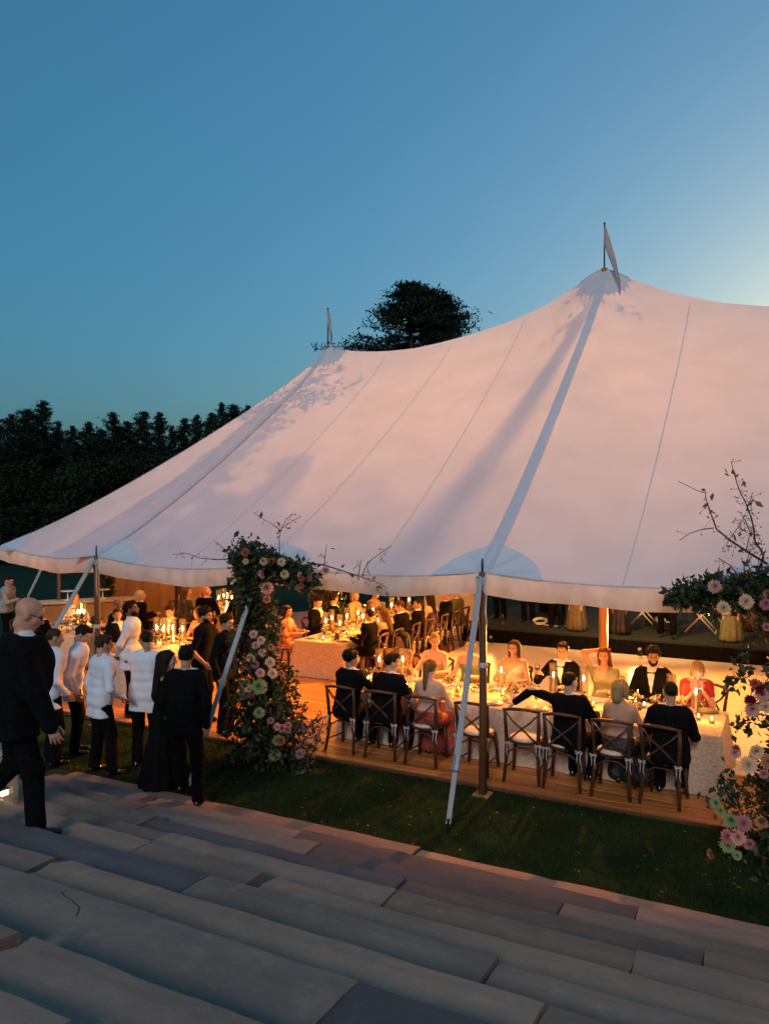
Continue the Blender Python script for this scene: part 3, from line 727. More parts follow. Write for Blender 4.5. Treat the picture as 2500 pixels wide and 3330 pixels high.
# ------------------------------------------------------------------ figures: smooth-union bodies meshed with surface nets
def surface_net(F, org, h):
    inside = F < 0
    c = inside[:-1, :-1, :-1].astype(np.int8)
    tot = sum(inside[i:inside.shape[0] - 1 + i, j:inside.shape[1] - 1 + j, k:inside.shape[2] - 1 + k].astype(np.int8) for i in (0, 1) for j in (0, 1) for k in (0, 1))
    act = (tot > 0) & (tot < 8)
    ids = np.full(act.shape, -1, np.int64); cells = np.argwhere(act); ids[act] = np.arange(len(cells))
    acc = np.zeros((len(cells), 3)); cnt = np.zeros(len(cells))
    ci, cj, ck = cells.T
    for ax in range(3):
        o1, o2 = [a for a in range(3) if a != ax]
        for p in (0, 1):
            for q in (0, 1):
                off = [0, 0, 0]; off[o1] = p; off[o2] = q; off2 = list(off); off2[ax] = 1
                a = F[ci + off[0], cj + off[1], ck + off[2]]; b = F[ci + off2[0], cj + off2[1], ck + off2[2]]
                msk = (a < 0) != (b < 0); t = np.zeros_like(a); t[msk] = a[msk] / (a[msk] - b[msk])
                v = np.zeros((len(cells), 3)); v[:, o1] = p; v[:, o2] = q; v[:, ax] = t
                acc[msk] += v[msk]; cnt[msk] += 1
    V = (cells + acc / np.maximum(cnt, 1)[:, None]) * h + org
    Q = []
    for ax in range(3):
        o1, o2 = (ax + 1) % 3, (ax + 2) % 3
        sl0 = [slice(None)] * 3; sl1 = [slice(None)] * 3; sl0[ax] = slice(0, -1); sl1[ax] = slice(1, None)
        A = inside[tuple(sl0)]; B = inside[tuple(sl1)]
        e = np.argwhere(A != B)
        e = e[(e[:, o1] > 0) & (e[:, o2] > 0) & (e[:, o1] < F.shape[o1] - 1) & (e[:, o2] < F.shape[o2] - 1)]
        flip = A[e[:, 0], e[:, 1], e[:, 2]]
        def idx(d1, d2):
            w = e.copy(); w[:, o1] += d1; w[:, o2] += d2; return ids[w[:, 0], w[:, 1], w[:, 2]]
        q = np.stack([idx(-1, -1), idx(0, -1), idx(0, 0), idx(-1, 0)], 1)
        q[~flip] = q[~flip][:, ::-1]; Q.append(q)
    Q = np.concatenate(Q); Q = Q[(Q >= 0).all(1)]
    return V, Q
def snoise(P, f, seed):
    r = np.random.default_rng(seed); out = 0
    for k in range(4):
        w = r.normal(size=3); w = w / np.linalg.norm(w) * f * (1 + .5 * k); out = out + np.sin(P[..., 0] * w[0] + P[..., 1] * w[1] + P[..., 2] * w[2] + r.uniform(0, 6)) / (1 + .4 * k)
    return out / 2.4
def sdf(prims, h, k=.03, noise=None, cut=None):
    """prims: ('c',a,b,ra,rb) tapered capsule | ('e',centre,radii,R3x3 or None); append '-' to carve"""
    lo = np.full(3, 1e9); hi = -lo
    bb = []
    for p in prims:
        if p[0] == 'c':
            a, b = np.array(p[1], float), np.array(p[2], float); r = max(p[3], p[4]); l_, u_ = np.minimum(a, b) - r, np.maximum(a, b) + r
        else:
            c_ = np.array(p[1], float); r = max(p[2]) if p[3] is not None else np.array(p[2]); l_, u_ = c_ - r, c_ + r
        bb.append((l_, u_))
        if p[-1] != '-': lo = np.minimum(lo, l_); hi = np.maximum(hi, u_)
    mg = 3 * h + (.012 if noise else 0); lo -= mg; hi += mg
    dim = np.ceil((hi - lo) / h).astype(int) + 1
    ax = [lo[i] + h * np.arange(dim[i]) for i in range(3)]
    F = np.full(dim, 1.0)
    for p, (l_, u_) in zip(prims, bb):
        m = k + 2 * h
        i0 = np.clip(np.floor((l_ - m - lo) / h).astype(int), 0, dim); i1 = np.clip(np.ceil((u_ + m - lo) / h).astype(int) + 1, 0, dim)
        if (i1 <= i0).any(): continue
        X = ax[0][i0[0]:i1[0]][:, None, None]; Y = ax[1][i0[1]:i1[1]][None, :, None]; Z = ax[2][i0[2]:i1[2]][None, None, :]
        if p[0] == 'c':
            a, b = np.array(p[1], float), np.array(p[2], float); d = b - a; L2 = max(d @ d, 1e-9)
            t = np.clip(((X - a[0]) * d[0] + (Y - a[1]) * d[1] + (Z - a[2]) * d[2]) / L2, 0, 1)
            D = np.sqrt((X - a[0] - t * d[0]) ** 2 + (Y - a[1] - t * d[1]) ** 2 + (Z - a[2] - t * d[2]) ** 2) - (p[3] + (p[4] - p[3]) * t)
        else:
            c_, r, R = np.array(p[1], float), np.array(p[2], float), p[3]
            x, y, z = X - c_[0], Y - c_[1], Z - c_[2]
            if R is not None: R = np.array(R); x, y, z = (R[0, 0] * x + R[1, 0] * y + R[2, 0] * z, R[0, 1] * x + R[1, 1] * y + R[2, 1] * z, R[0, 2] * x + R[1, 2] * y + R[2, 2] * z)
            q = np.sqrt((x / r[0]) ** 2 + (y / r[1]) ** 2 + (z / r[2]) ** 2); D = (q - 1) * r.min() * (.5 + .5 * np.minimum(1, q)) 
        sl = tuple(slice(i0[i], i1[i]) for i in range(3)); f = F[sl]
        if p[-1] == '-':
            hh = np.maximum(k * .5 - np.abs(f + D), 0) / max(k * .5, 1e-6); F[sl] = np.maximum(f, -D) + hh * hh * k * .125
        else:
            hh = np.maximum(k - np.abs(f - D), 0) / k; F[sl] = np.minimum(f, D) - hh * hh * k * .25
    if noise or cut:
        P = np.stack(np.meshgrid(*ax, indexing='ij'), -1)
        if noise: F = F + noise(P)
        if cut: F = np.maximum(F, cut(P))
    F[0] = F[-1] = 1; F[:, 0] = F[:, -1] = 1; F[:, :, 0] = F[:, :, -1] = 1
    return surface_net(F, lo, h)

# head template (centre of the skull at the origin, facing +Y)
def make_head(fem):
    j = .9 if fem else 1.0
    pr = [('e', (0, -.012, .034), (.074, .094, .084), None), ('e', (0, .022, -.035), (.060 * j, .068, .078), None), ('e', (0, .062, -.098), (.028 * j, .026, .024), None),
          ('c', (0, .085, .015), (0, .112, -.022), .009, .0135), ('c', (-.012, .098, -.027), (.012, .098, -.027), .009, .009),
          ('e', (-.076, -.008, -.012), (.010, .02, .031), None), ('e', (.076, -.008, -.012), (.010, .02, .031), None),
          ('c', (-.034, .076, .032), (.034, .076, .032), .016, .016), ('c', (-.018, .085, -.060), (.018, .085, -.060), .011, .011),
          ('e', (-.037, .062, -.02), (.026, .02, .024), None), ('e', (.037, .062, -.02), (.026, .02, .024), None),
          ('c', (0, -.018, -.05), (0, -.022, -.085), .052 * j, .05 * j),
          ('e', (-.031, .100, .010), (.017, .016, .010), None, '-'), ('e', (.031, .100, .010), (.017, .016, .010), None, '-')]
    return sdf(pr, .0085, .022)
HEAD = {False: make_head(False), True: make_head(True)}
def face_bits(fem):
    b = MB()
    out = {}
    for s_ in (-1, 1):
        b.lathe([(0, .0085), (.006, .0065), (.010, 0), (.006, -.0065), (0, -.0085)], 8, (s_ * .031, .083, .010))
    out['eye'] = (b.v, b.f)
    b = MB()
    for s_ in (-1, 1): b.tube([(s_ * .014, .091, .027), (s_ * .030, .090, .033), (s_ * .048, .078, .028)], [.0035, .0045, .0025], 5)
    out['eyebrow'] = (b.v, b.f)
    b = MB(); b.tube([(-.024, .082, -.059), (-.010, .0945, -.058), (.010, .0945, -.058), (.024, .082, -.059)], [.003, .0075, .0075, .003], 6, True, .8)
    out['lips'] = (b.v, b.f)
    return out
FACE = face_bits(False)
def hair_mesh(kind):
    h = .0095; cap = ('e', (0, -.014, .036), (.085, .106, .093), None)
    def line(front, back, temple=.02):
        def cut(P):
            y = P[..., 1]; x = np.abs(P[..., 0])
            hl = np.interp(y, [-.12, -.045, .0, .035, .058, .12], [back, back + .01, -.012, temple, front, front + .012])
            return (hl - P[..., 2]) * .8
        return cut
    nz = lambda a, f, sd_=1, st=(1, 1, 1): (lambda P: a * snoise(P * np.array(st), f, sd_) + a * .5 * snoise(P * np.array(st), f * 2.1, sd_ + 5))
    if kind == 'short': return sdf([cap, ('e', (.015, .05, .088), (.05, .042, .028), None)], h, .02, nz(.007, 110), line(.066, -.085))
    if kind == 'crop': return sdf([('e', (0, -.013, .035), (.079, .099, .088), None)], h, .02, nz(.003, 150), line(.074, -.08))
    if kind == 'curly': return sdf([('e', (0, -.016, .045), (.096, .112, .098), None)], h, .02, nz(.011, 95, 3), line(.055, -.085, .01))
    if kind == 'quiff': return sdf([cap, ('e', (0, .05, .10), (.058, .05, .036), None)], h, .02, nz(.009, 100, 7), line(.06, -.085))
    if kind == 'fringe': return sdf([('e', (0, -.016, .0), (.080, .096, .07), None)], h, .02, nz(.002, 150), lambda P: np.maximum(P[..., 2] - .025 - .2 * np.maximum(P[..., 1], 0), np.maximum(P[..., 1] - .02, -.075 - P[..., 2])))
    if kind in ('long', 'verylong'):
        e = -.30 if kind == 'long' else -.42
        pr = [cap, ('c', (0, -.075, .02), (0, -.105, e), .078, .052), ('c', (.068, -.02, .01), (.085, -.03, e * .72), .032, .022), ('c', (-.068, -.02, .01), (-.085, -.03, e * .72), .032, .022)]
        def cut(P): return np.where(P[..., 2] > -.01, (np.interp(P[..., 1], [.0, .035, .06, .12], [-.2, .02, .064, .074]) - P[..., 2]) * .8, P[..., 1] - .02)
        return sdf(pr, .011, .03, nz(.0055, 90, 4, (1, 1, .12)), cut)
    if kind == 'bob':
        pr = [cap, ('c', (0, -.06, .02), (0, -.075, -.10), .082, .07), ('c', (.072, -.005, .01), (.078, .015, -.09), .032, .026), ('c', (-.072, -.005, .01), (-.078, .015, -.09), .032, .026)]
        def cut(P): return np.where(P[..., 2] > -.02, (np.interp(P[..., 1], [.0, .035, .06, .12], [-.2, .0, .062, .072]) - P[..., 2]) * .8, P[..., 1] - .045)
        return sdf(pr, .010, .03, nz(.005, 90, 4, (1, 1, .2)), cut)
    if kind == 'ponytail':
        return sdf([cap, ('c', (0, -.10, .06), (0, -.135, .05), .03, .03), ('c', (0, -.135, .05), (0, -.15, -.26), .040, .020)], h, .02, nz(.003, 110, 6, (1, 1, .2)), lambda P: np.where(P[..., 1] > -.105, line(.068, -.055)(P), -1.))
    if kind == 'updo':
        return sdf([cap, ('e', (0, -.10, .07), (.05, .045, .05), None)], h, .02, nz(.0045, 100, 8), lambda P: np.where(P[..., 1] > -.10, line(.066, -.05)(P), -1.))
HAIR = {}
def hair(kind):
    if kind not in HAIR: HAIR[kind] = hair_mesh(kind)
    return HAIR[kind]
BEARD = sdf([('e', (0, .028, -.052), (.0645, .071, .073), None), ('e', (0, .064, -.10), (.033, .031, .028), None)], .0085, .02, lambda P: .002 * snoise(P, 150, 2),
            lambda P: np.maximum(P[..., 2] + .035 + .25 * np.maximum(0, .05 - P[..., 1]) * 0, np.where(np.abs(P[..., 2] + .06) < .010, P[..., 1] - .083, -1.)))
def make_hand(curl):
    pr = [('c', (0, -.03, 0), (0, .02, 0), .022, .026), ('c', (-.022, .03, 0), (-.024, .082, 0), .015, .0145), ('c', (.0, .03, 0), (.0, .086, 0), .015, .0145), ('c', (.022, .03, 0), (.023, .078, 0), .015, .0135)]
    for x, L, r_ in ((-.030, .070, .0088), (-.010, .078, .0092), (.011, .072, .0088), (.031, .056, .0078)):
        p = np.array([x, .086 - abs(x) * .25, 0]); a = 0
        for q in range(3):
            a += radians(curl) * (.6 + .3 * q); ln = L * (.42, .32, .26)[q]
            p2 = p + np.array([x * .12, ln * cos(a), -ln * sin(a)]); pr.append(('c', p, p2, r_ * (1 - .08 * q), r_ * (.94 - .08 * q))); p = p2
    a = np.array([-.024, .012, -.006]); b = a + np.array([-.026, .034, -.012]); c = b + np.array([-.010, .032, -.014 - .012 * (curl > 30)]); d = c + np.array([.004, .024, -.008])
    pr += [('c', a, b, .015, .0125), ('c', b, c, .0115, .0105), ('c', c, d, .0105, .009)]
    return sdf(pr, .0065, .006)
HAND = {0: make_hand(18), 1: make_hand(48)}
SKINS = {}
def skin(tone):
    c = {'fair': (.60, .36, .25), 'tan': (.48, .27, .17), 'olive': (.40, .22, .135), 'brown': (.20, .10, .058), 'pink': (.64, .30, .195)}[tone]
    return mat('skin_' + tone, c, tuple(x * .88 for x in c), scale=14, rough=.5, sss=.0, spec=.35)
def hairmat(c):
    d = {'black': (.010, .008, .007), 'dark': (.022, .014, .009), 'brown': (.065, .036, .018), 'light': (.20, .12, .055), 'blonde': (.42, .28, .12), 'red': (.20, .065, .022), 'grey': (.26, .24, .22), 'white': (.60, .57, .52), 'sandy': (.12, .075, .038)}[c]
    return mat('hair_' + c, d, tuple(x * .5 for x in d), scale=60, rough=.6, stretch=(1, 1, .12), bump=.5, bscale=90, spec=.12)
EYE = mat('eye_dark', (.025, .016, .012), rough=.15); LIP = mat('lip', (.38, .12, .10), rough=.4)
def ik(a, t, l1, l2, hint):
    a = np.array(a, float); t = np.array(t, float); d = t - a; L = np.linalg.norm(d); Lm = min(L, (l1 + l2) * .995); d = d / max(L, 1e-6); t = a + d * Lm
    x = (l1 * l1 - l2 * l2 + Lm * Lm) / (2 * Lm); hgt = sqrt(max(0, l1 * l1 - x * x))
    hn = np.array(hint, float); hn = hn - d * (hn @ d); hn = hn / max(np.linalg.norm(hn), 1e-6)
    return a + d * x + hn * hgt, t
def rotm(yaw=0, pitch=0, roll=0):
    """yaw + turns to own left, pitch + nods down, roll + tilts to own right"""
    return np.array(Matrix.Rotation(radians(yaw), 3, 'Z') @ Matrix.Rotation(radians(-pitch), 3, 'X') @ Matrix.Rotation(radians(roll), 3, 'Y'))
def basis(d, nrm):
    y = np.array(d, float); y /= np.linalg.norm(y); z = np.array(nrm, float); z = z - y * (z @ y); z /= max(1e-6, np.linalg.norm(z)); x = np.cross(y, z)
    return np.stack([x, y, z], 1)
NP_ = [0]
def person(label, x, y, face, z=0.0, h=1.75, sit=False, outfit='tux', hairk='short', hairc='dark', tone='fair', fem=False, lean=4, side=0, twist=0,
           head=(0, 0, 0), lh=None, rh=None, lf=None, rf=None, colour=None, res=.022, facebits=True, beard=False, glasses=False, grip=(0, 0), group=None, cat='person', belly=0.0, girth=0.0, seatz=.47, skirt_to=None, extra=None, lhint=None, rhint=None):
    """face = heading in degrees, 0 = +Y (away), 90 = -X, 180 = towards -Y"""
    NP_[0] += 1; seed = NP_[0]
    s = h / 1.75
    hip = np.array([0, 0, (seatz + .085) if sit else .93 * s])
    lr, sr = radians(lean), radians(side)
    up = np.array([sin(sr), sin(lr), cos(lr) * cos(sr)]); up /= np.linalg.norm(up)
    rt = np.array([cos(radians(twist)), sin(radians(twist)), 0]); rt = rt - up * (rt @ up); rt /= np.linalg.norm(rt); fw = np.cross(up, rt)
    C = hip + up * .30 * s; N = hip + up * .50 * s
    sw = (.165 if fem else .185) * s + girth * .8
    SH = {-1: N - up * .055 * s - rt * sw, 1: N - up * .055 * s + rt * sw}
    hw = .095 * s
    HP = {-1: hip - np.array([hw, 0, 0]), 1: hip + np.array([hw, 0, 0])}
    nd = up * .8 + np.array([0, .0, .2]) + fw * sin(radians(head[1])) * .35; nd /= np.linalg.norm(nd)
    HC = N + nd * .180 * s
    R = np.stack([rt, fw, up], 1) * .4 + np.eye(3) * .6; R = R / np.linalg.norm(R, axis=0) @ rotm(*head)
    dl = (-.24, .06, .86 * s) if not sit else (-.15, .36, .79); dr = (.24, .06, .86 * s) if not sit else (.15, .36, .79)
    T = {-1: np.array(lh if lh else dl, float), 1: np.array(rh if rh else dr, float)}
    FT = {-1: np.array(lf if lf else ((-.11, .02, .085) if not sit else (-.12, .36, .085)), float), 1: np.array(rf if rf else ((.11, .02, .085) if not sit else (.12, .36, .085)), float)}
    EL, WR, KN, AN = {}, {}, {}, {}
    for k in (-1, 1):
        hint = (lhint if k < 0 else rhint) or (k * .55, -.5, -.8)
        EL[k], WR[k] = ik(SH[k], T[k], .29 * s, .26 * s, hint)
        KN[k], AN[k] = ik(HP[k], FT[k], .43 * s, .425 * s, (k * .12, 1, .1 if not sit else .9))
    fx = .92 if fem else 1.0
    def torso(g, lo=0.0, hi=1.0, k_=1.0):
        o = []
        for f, w, r_ in ((0, .085, .108), (.10, .08, .108), (.22, .06 * (.9 if fem else 1.1), .10 + belly), (.34, .075, .112 + belly * .5), (.43, .095, .112 * fx)):
            if lo <= f <= hi:
                c_ = hip + up * f * s + fw * ((.015 if f > .3 else 0) + belly * .5 * (.15 < f < .4)); a_ = rt if f > .15 else np.array([1, 0, 0])
                o.append(('c', c_ - a_ * w * s * fx, c_ + a_ * w * s * fx, r_ * s * fx + g, r_ * s * fx + g))
        return o
    def shoulders(g): return [('c', SH[-1] + rt * .03, SH[1] - rt * .03, .062 * s * fx + g, .062 * s * fx + g)]
    def arm(k, g0, g1, end=1.0, start=0.0):
        w_ = EL[k] + (WR[k] - EL[k]) * max(0, (end - .5) * 2) if end > .5 else None
        o = [('c', SH[k], EL[k] if end >= .5 else SH[k] + (EL[k] - SH[k]) * end * 2, .047 * s * fx + g0, .040 * s * fx + g0)]
        if w_ is not None: o.append(('c', EL[k], w_, .040 * s * fx + g0, .030 * s * fx + g1))
        return o
    def leg(k, g0, g1, stop=1.0):
        return [('c', HP[k], KN[k], .082 * s + g0, .058 * s + g0), ('c', KN[k], KN[k] + (AN[k] - KN[k]) * stop, .055 * s + g0, .038 * s + g1)]
    root = thing('person', label, cat, (x, y, z), radians(face), group)
    VV = []; FF = []
    def push(V, Q):
        b = sum(len(v) for v in VV); VV.append(np.asarray(V)); FF.append(np.asarray(Q) + b)
    neck = [('c', N - up * .06 * s, HC - R @ np.array([0, .022, .055]) * s, .054 * s * fx, .051 * s * fx)]
    pr = torso(0) + shoulders(0) + arm(-1, 0, 0) + arm(1, 0, 0) + leg(-1, 0, 0) + leg(1, 0, 0) + neck
    push(*sdf(pr, res * 1.05, .045))
    hv, hq = HEAD[fem]; push(hv * s @ R.T + HC, hq)
    for k in (-1, 1):
        hv, hq = HAND[grip[0 if k < 0 else 1]]; d = WR[k] - EL[k]; d = d / np.linalg.norm(d)
        v = hv.copy(); 
        if k > 0: pass
        else: v = v * np.array([-1, 1, 1]); hq = hq[:, ::-1]
        nrm = np.array([0, 0, 1.0]) if (sit or abs(d[2]) < .6) else np.array([k * .9, -.1, 0.1])
        push(v * s * (.95 if not fem else .88) @ basis(d, nrm).T + WR[k], hq)
    sk_ = skin(tone)
    body = obj('body', np_mesh('body', np.concatenate(VV), np.concatenate(FF), sk_), root)
    def part(name, VQ, m, par=None): return obj(name, np_mesh(name, VQ[0], VQ[1], m), par or root)
    def headpart(name, VQ, m): return part(name, (np.asarray(VQ[0]) * s @ R.T + HC, VQ[1]), m)
    if hairk != 'bald': headpart('hair', hair(hairk), hairmat(hairc))
    if beard: headpart('beard', BEARD, hairmat(hairc))
    if facebits:
        for nme, mm in (('eye', EYE), ('eyebrow', hairmat('brown' if hairc in ('blonde', 'white', 'grey', 'light') else hairc)), ('lips', LIP)):
            v, f = FACE[nme]; me = new_mesh(nme, [tuple(q) for q in (np.array(v) * s @ R.T + HC)], f, mm, True); obj(nme, me, body)
    if glasses:
        g = MB()
        for q in (-1, 1): g.tube([(q * .034 + .021 * cos(t), .098, .008 + .017 * sin(t)) for t in np.linspace(0, 2 * pi, 13)], .0022, 4, False); g.tube([(q * .054, .096, .012), (q * .078, .02, .012), (q * .08, -.02, .004)], .0022, 4)
        g.tube([(-.013, .099, .010), (.013, .099, .010)], .0022, 4)
        obj('glasses', new_mesh('glasses', [tuple(q) for q in (np.array(g.v) * s @ R.T + HC)], g.f, DARK_METAL), body)
    wr = lambda a, f: (lambda P: a * snoise(P * np.array([1, 1, .55]), f, seed) + a * .6 * snoise(P, f * 2.2, seed + 3))
    Ri = np.stack([rt, fw, up], 0)
    def vcut(depth, wid, closed=.0):
        def cut(P):
            L_ = (P - N) @ Ri.T
            w = np.clip((L_[..., 2] + depth) / depth, 0, 1.4) * wid
            wedge = np.maximum(np.abs(L_[..., 0]) - w, -(L_[..., 1] - .02))
            wedge = np.maximum(wedge, -(L_[..., 2] + depth))
            top = L_[..., 2] - .045
            return np.maximum(-wedge, top) if closed == 0 else top
        return cut
    def trousers(m, wide=.016):
        part('trousers', sdf(torso(.0, 0, .05) + leg(-1, .018, wide + .018, .97) + leg(1, .018, wide + .018, .97), res, .04, wr(.004, 26)), m)
    def shoes(m=SHOE, heel=False):
        for k in (-1, 1):
            d = np.array([0, 1, 0.0]); a = AN[k]; zf = min(a[2], .09 + (a[2] - .085))
            part('shoe', sdf([('c', a + np.array([0, -.045, -.045]), a + np.array([0, .03, -.03]), .036, .042), ('c', a + np.array([0, .02, -.042]), a + np.array([k * .01, .16, -.055]), .042, .030), ('c', a + np.array([0, -.02, 0]), a + np.array([0, 0, .03]), .042, .042)], .013, .02), m)
    def jacket(m, name='jacket', closed=0, hem=.0, g=.022, short=False, collar=False):
        g = g + girth
        o = torso(g) + shoulders(g * .8)
        if not sit: o += [('c', hip + np.array([-.085 * s, 0, -.20]), hip + np.array([.085 * s, 0, -.20]), .105 * s + g, .105 * s + g), ('c', hip + np.array([-.08 * s, 0, -.10 + hem]), hip + np.array([.08 * s, 0, -.10 + hem]), .098 * s + g, .098 * s + g)]
        else: o += [('c', hip + np.array([-.09 * s, -.02, -.03]), hip + np.array([.09 * s, -.02, -.03]), .105 * s + g, .105 * s + g)]
        for k in (-1, 1): o += arm(k, g * .72, g * .6, .42 if short else .985)
        if collar: o += [('c', N - up * .02, N + nd * .085, .067 * s, .062 * s)]
        base_cut = (lambda P: ((P - N) @ Ri.T)[..., 2] - .085) if collar else vcut(.31, .052, closed)
        hz = hip[2] - .17 * s + hem
        def jcut(P):
            c0 = base_cut(P)
            if sit: return c0
            return np.maximum(c0, np.where(np.abs(P[..., 0]) + np.abs(P[..., 1]) < .36, hz + .012 * np.sin(P[..., 0] * 9 + seed) - P[..., 2], -1.0))
        VQ = sdf(o, res * .9, .018, lambda P: .004 * snoise(P * np.array([1, 1, .3]), 40, seed) + .002 * snoise(P * np.array([1, 1, .6]), 85, seed + 3), jcut)
        return part(name, VQ, m)
    def shirt(m=SHIRT):
        o = torso(.011, .2) + shoulders(.004) + [('c', N - up * .05, N + nd * .055 * s, .064 * s * fx, .058 * s * fx)]
        sh_ = part('shirt', sdf(o, res * .8, .03, None, lambda P: ((P - N) @ Ri.T)[..., 2] - .075), m)
        for k in (-1, 1):
            d = (WR[k] - EL[k]) / np.linalg.norm(WR[k] - EL[k]); part('cuff', sdf([('c', WR[k] - d * .045, WR[k] - d * .012, .037 * s, .035 * s)], .012, .01), m, sh_)
        return sh_
    def localpart(name, mb, m, par=None):
        v = np.array(mb.v) @ np.stack([rt, fw, up], 1).T + N; obj(name, new_mesh(name, [tuple(q) for q in v], mb.f, m, True), par or root)
    def bow(par=None):
        b = MB()
        for q in (-1, 1): b.tube([(0, .132, -.022), (q * .024, .134, -.022), (q * .062, .126, -.022)], [.009, .018, .028], 6, True, .45)
        localpart('bow_tie', b, BLACK_CLOTH, par)
    def tie(m, par=None):
        b = MB(); b.tube([(0, .095, .0), (0, .118, -.035), (0, .152, -.16), (0, .155, -.30)], [.014, .016, .026, .03], 6, True, .3); localpart('necktie', b, m, par)
    o_ = outfit
    if o_ in ('tux', 'suit', 'blazer'):
        jm = colour or BLACK_CLOTH
        jacket(jm); sh_ = shirt(); trousers(jm if o_ != 'blazer' else BLACK_CLOTH); shoes()
        if o_ == 'tux': bow(sh_)
        elif o_ == 'suit': tie(mat('grey_tie', (.12, .11, .10), rough=.6), sh_)
    elif o_ == 'waiter':
        jacket(WAITER, 'jacket', 1, -.03, .016, False, True); trousers(BLACK_CLOTH); shoes()
    elif o_ == 'tee':
        jacket(colour or BLACK_CLOTH, 'shirt', 1, .05, .022, True, True); trousers(BLACK_CLOTH); shoes()
    elif o_ == 'longsleeve':
        jacket(colour or BLACK_CLOTH, 'shirt', 1, .02, .024, False, True); trousers(BLACK_CLOTH); shoes()
    elif o_ == 'vest':                                   # pale shirt under dark suspenders
        jacket(colour or SHIRT, 'shirt', 1, .08, .02, False, True); trousers(BLACK_CLOTH); shoes(); bow()
    elif o_ in ('gown', 'strapless', 'sari', 'capsleeve', 'lowback'):
        dm = colour
        topf = .40 if o_ in ('strapless', 'lowback') else .5
        def cut(P):
            L_ = (P - hip) @ Ri.T; zt = (.385 if o_ == 'strapless' else .46) * s
            if o_ == 'lowback': lim = np.where(L_[..., 1] < 0.0, .12 * s, .40 * s)
            elif o_ == 'sari': lim = (.36 + .10 * np.clip(-L_[..., 0] / .12 * (1), -1, 1)) * s
            elif o_ == 'capsleeve': lim = np.where(np.abs(L_[..., 0]) > .07, .52 * s, np.where(L_[..., 1] > 0, .36 * s, .42 * s))
            elif o_ == 'gown': lim = np.where(np.abs(L_[..., 0]) > .09, .50 * s, np.where(L_[..., 1] > 0, .38 * s, .43 * s))
            else: lim = zt
            return np.maximum(L_[..., 2] - lim, .012 - P[..., 2])
        o = torso(.010)
        if fem: o += [('e', C + fw * .085 - rt * .06 + up * .06, (.06, .05, .06), None), ('e', C + fw * .085 + rt * .06 + up * .06, (.06, .05, .06), None)]
        if o_ in ('capsleeve', 'gown'): o += shoulders(.012)
        if o_ == 'capsleeve': o += [p for k in (-1, 1) for p in arm(k, .016, .016, .26)]
        if o_ == 'gown': o += [p for k in (-1, 1) for p in arm(k, .012, .012, .97)]
        if sit:
            for k in (-1, 1):
                o += [('c', HP[k], KN[k], .10 * s, .085 * s), ('c', KN[k], (AN[k][0] + k * .04, AN[k][1] + .02, .12), .085, .12)]
            o += [('c', (KN[-1] + KN[1]) / 2, (0, AN[1][1] + .02, .13), .08, .13)]
        else:
            o += [('c', hip, (0, 0, .10), .13 * s, .24), ('c', hip, (0, -.08, .08), .13 * s, .22)]
        pleat = (lambda P: wr(.006, 32)(P) + .016 * np.sin(11 * np.arctan2(P[..., 1] + .03, P[..., 0]) + seed) * np.clip((hip[2] - .1 - P[..., 2]) / .6, 0, 1)) if not sit else wr(.006, 32)
        part('dress', sdf(o, res, .05, pleat, cut), dm)
        if not sit: shoes(SHOE)
        else: shoes(SHOE)
    if extra: extra(dict(root=root, WR=WR, EL=EL, N=N, HC=HC, R=R, rt=rt, fw=fw, up=up, SH=SH, hip=hip))
    return root
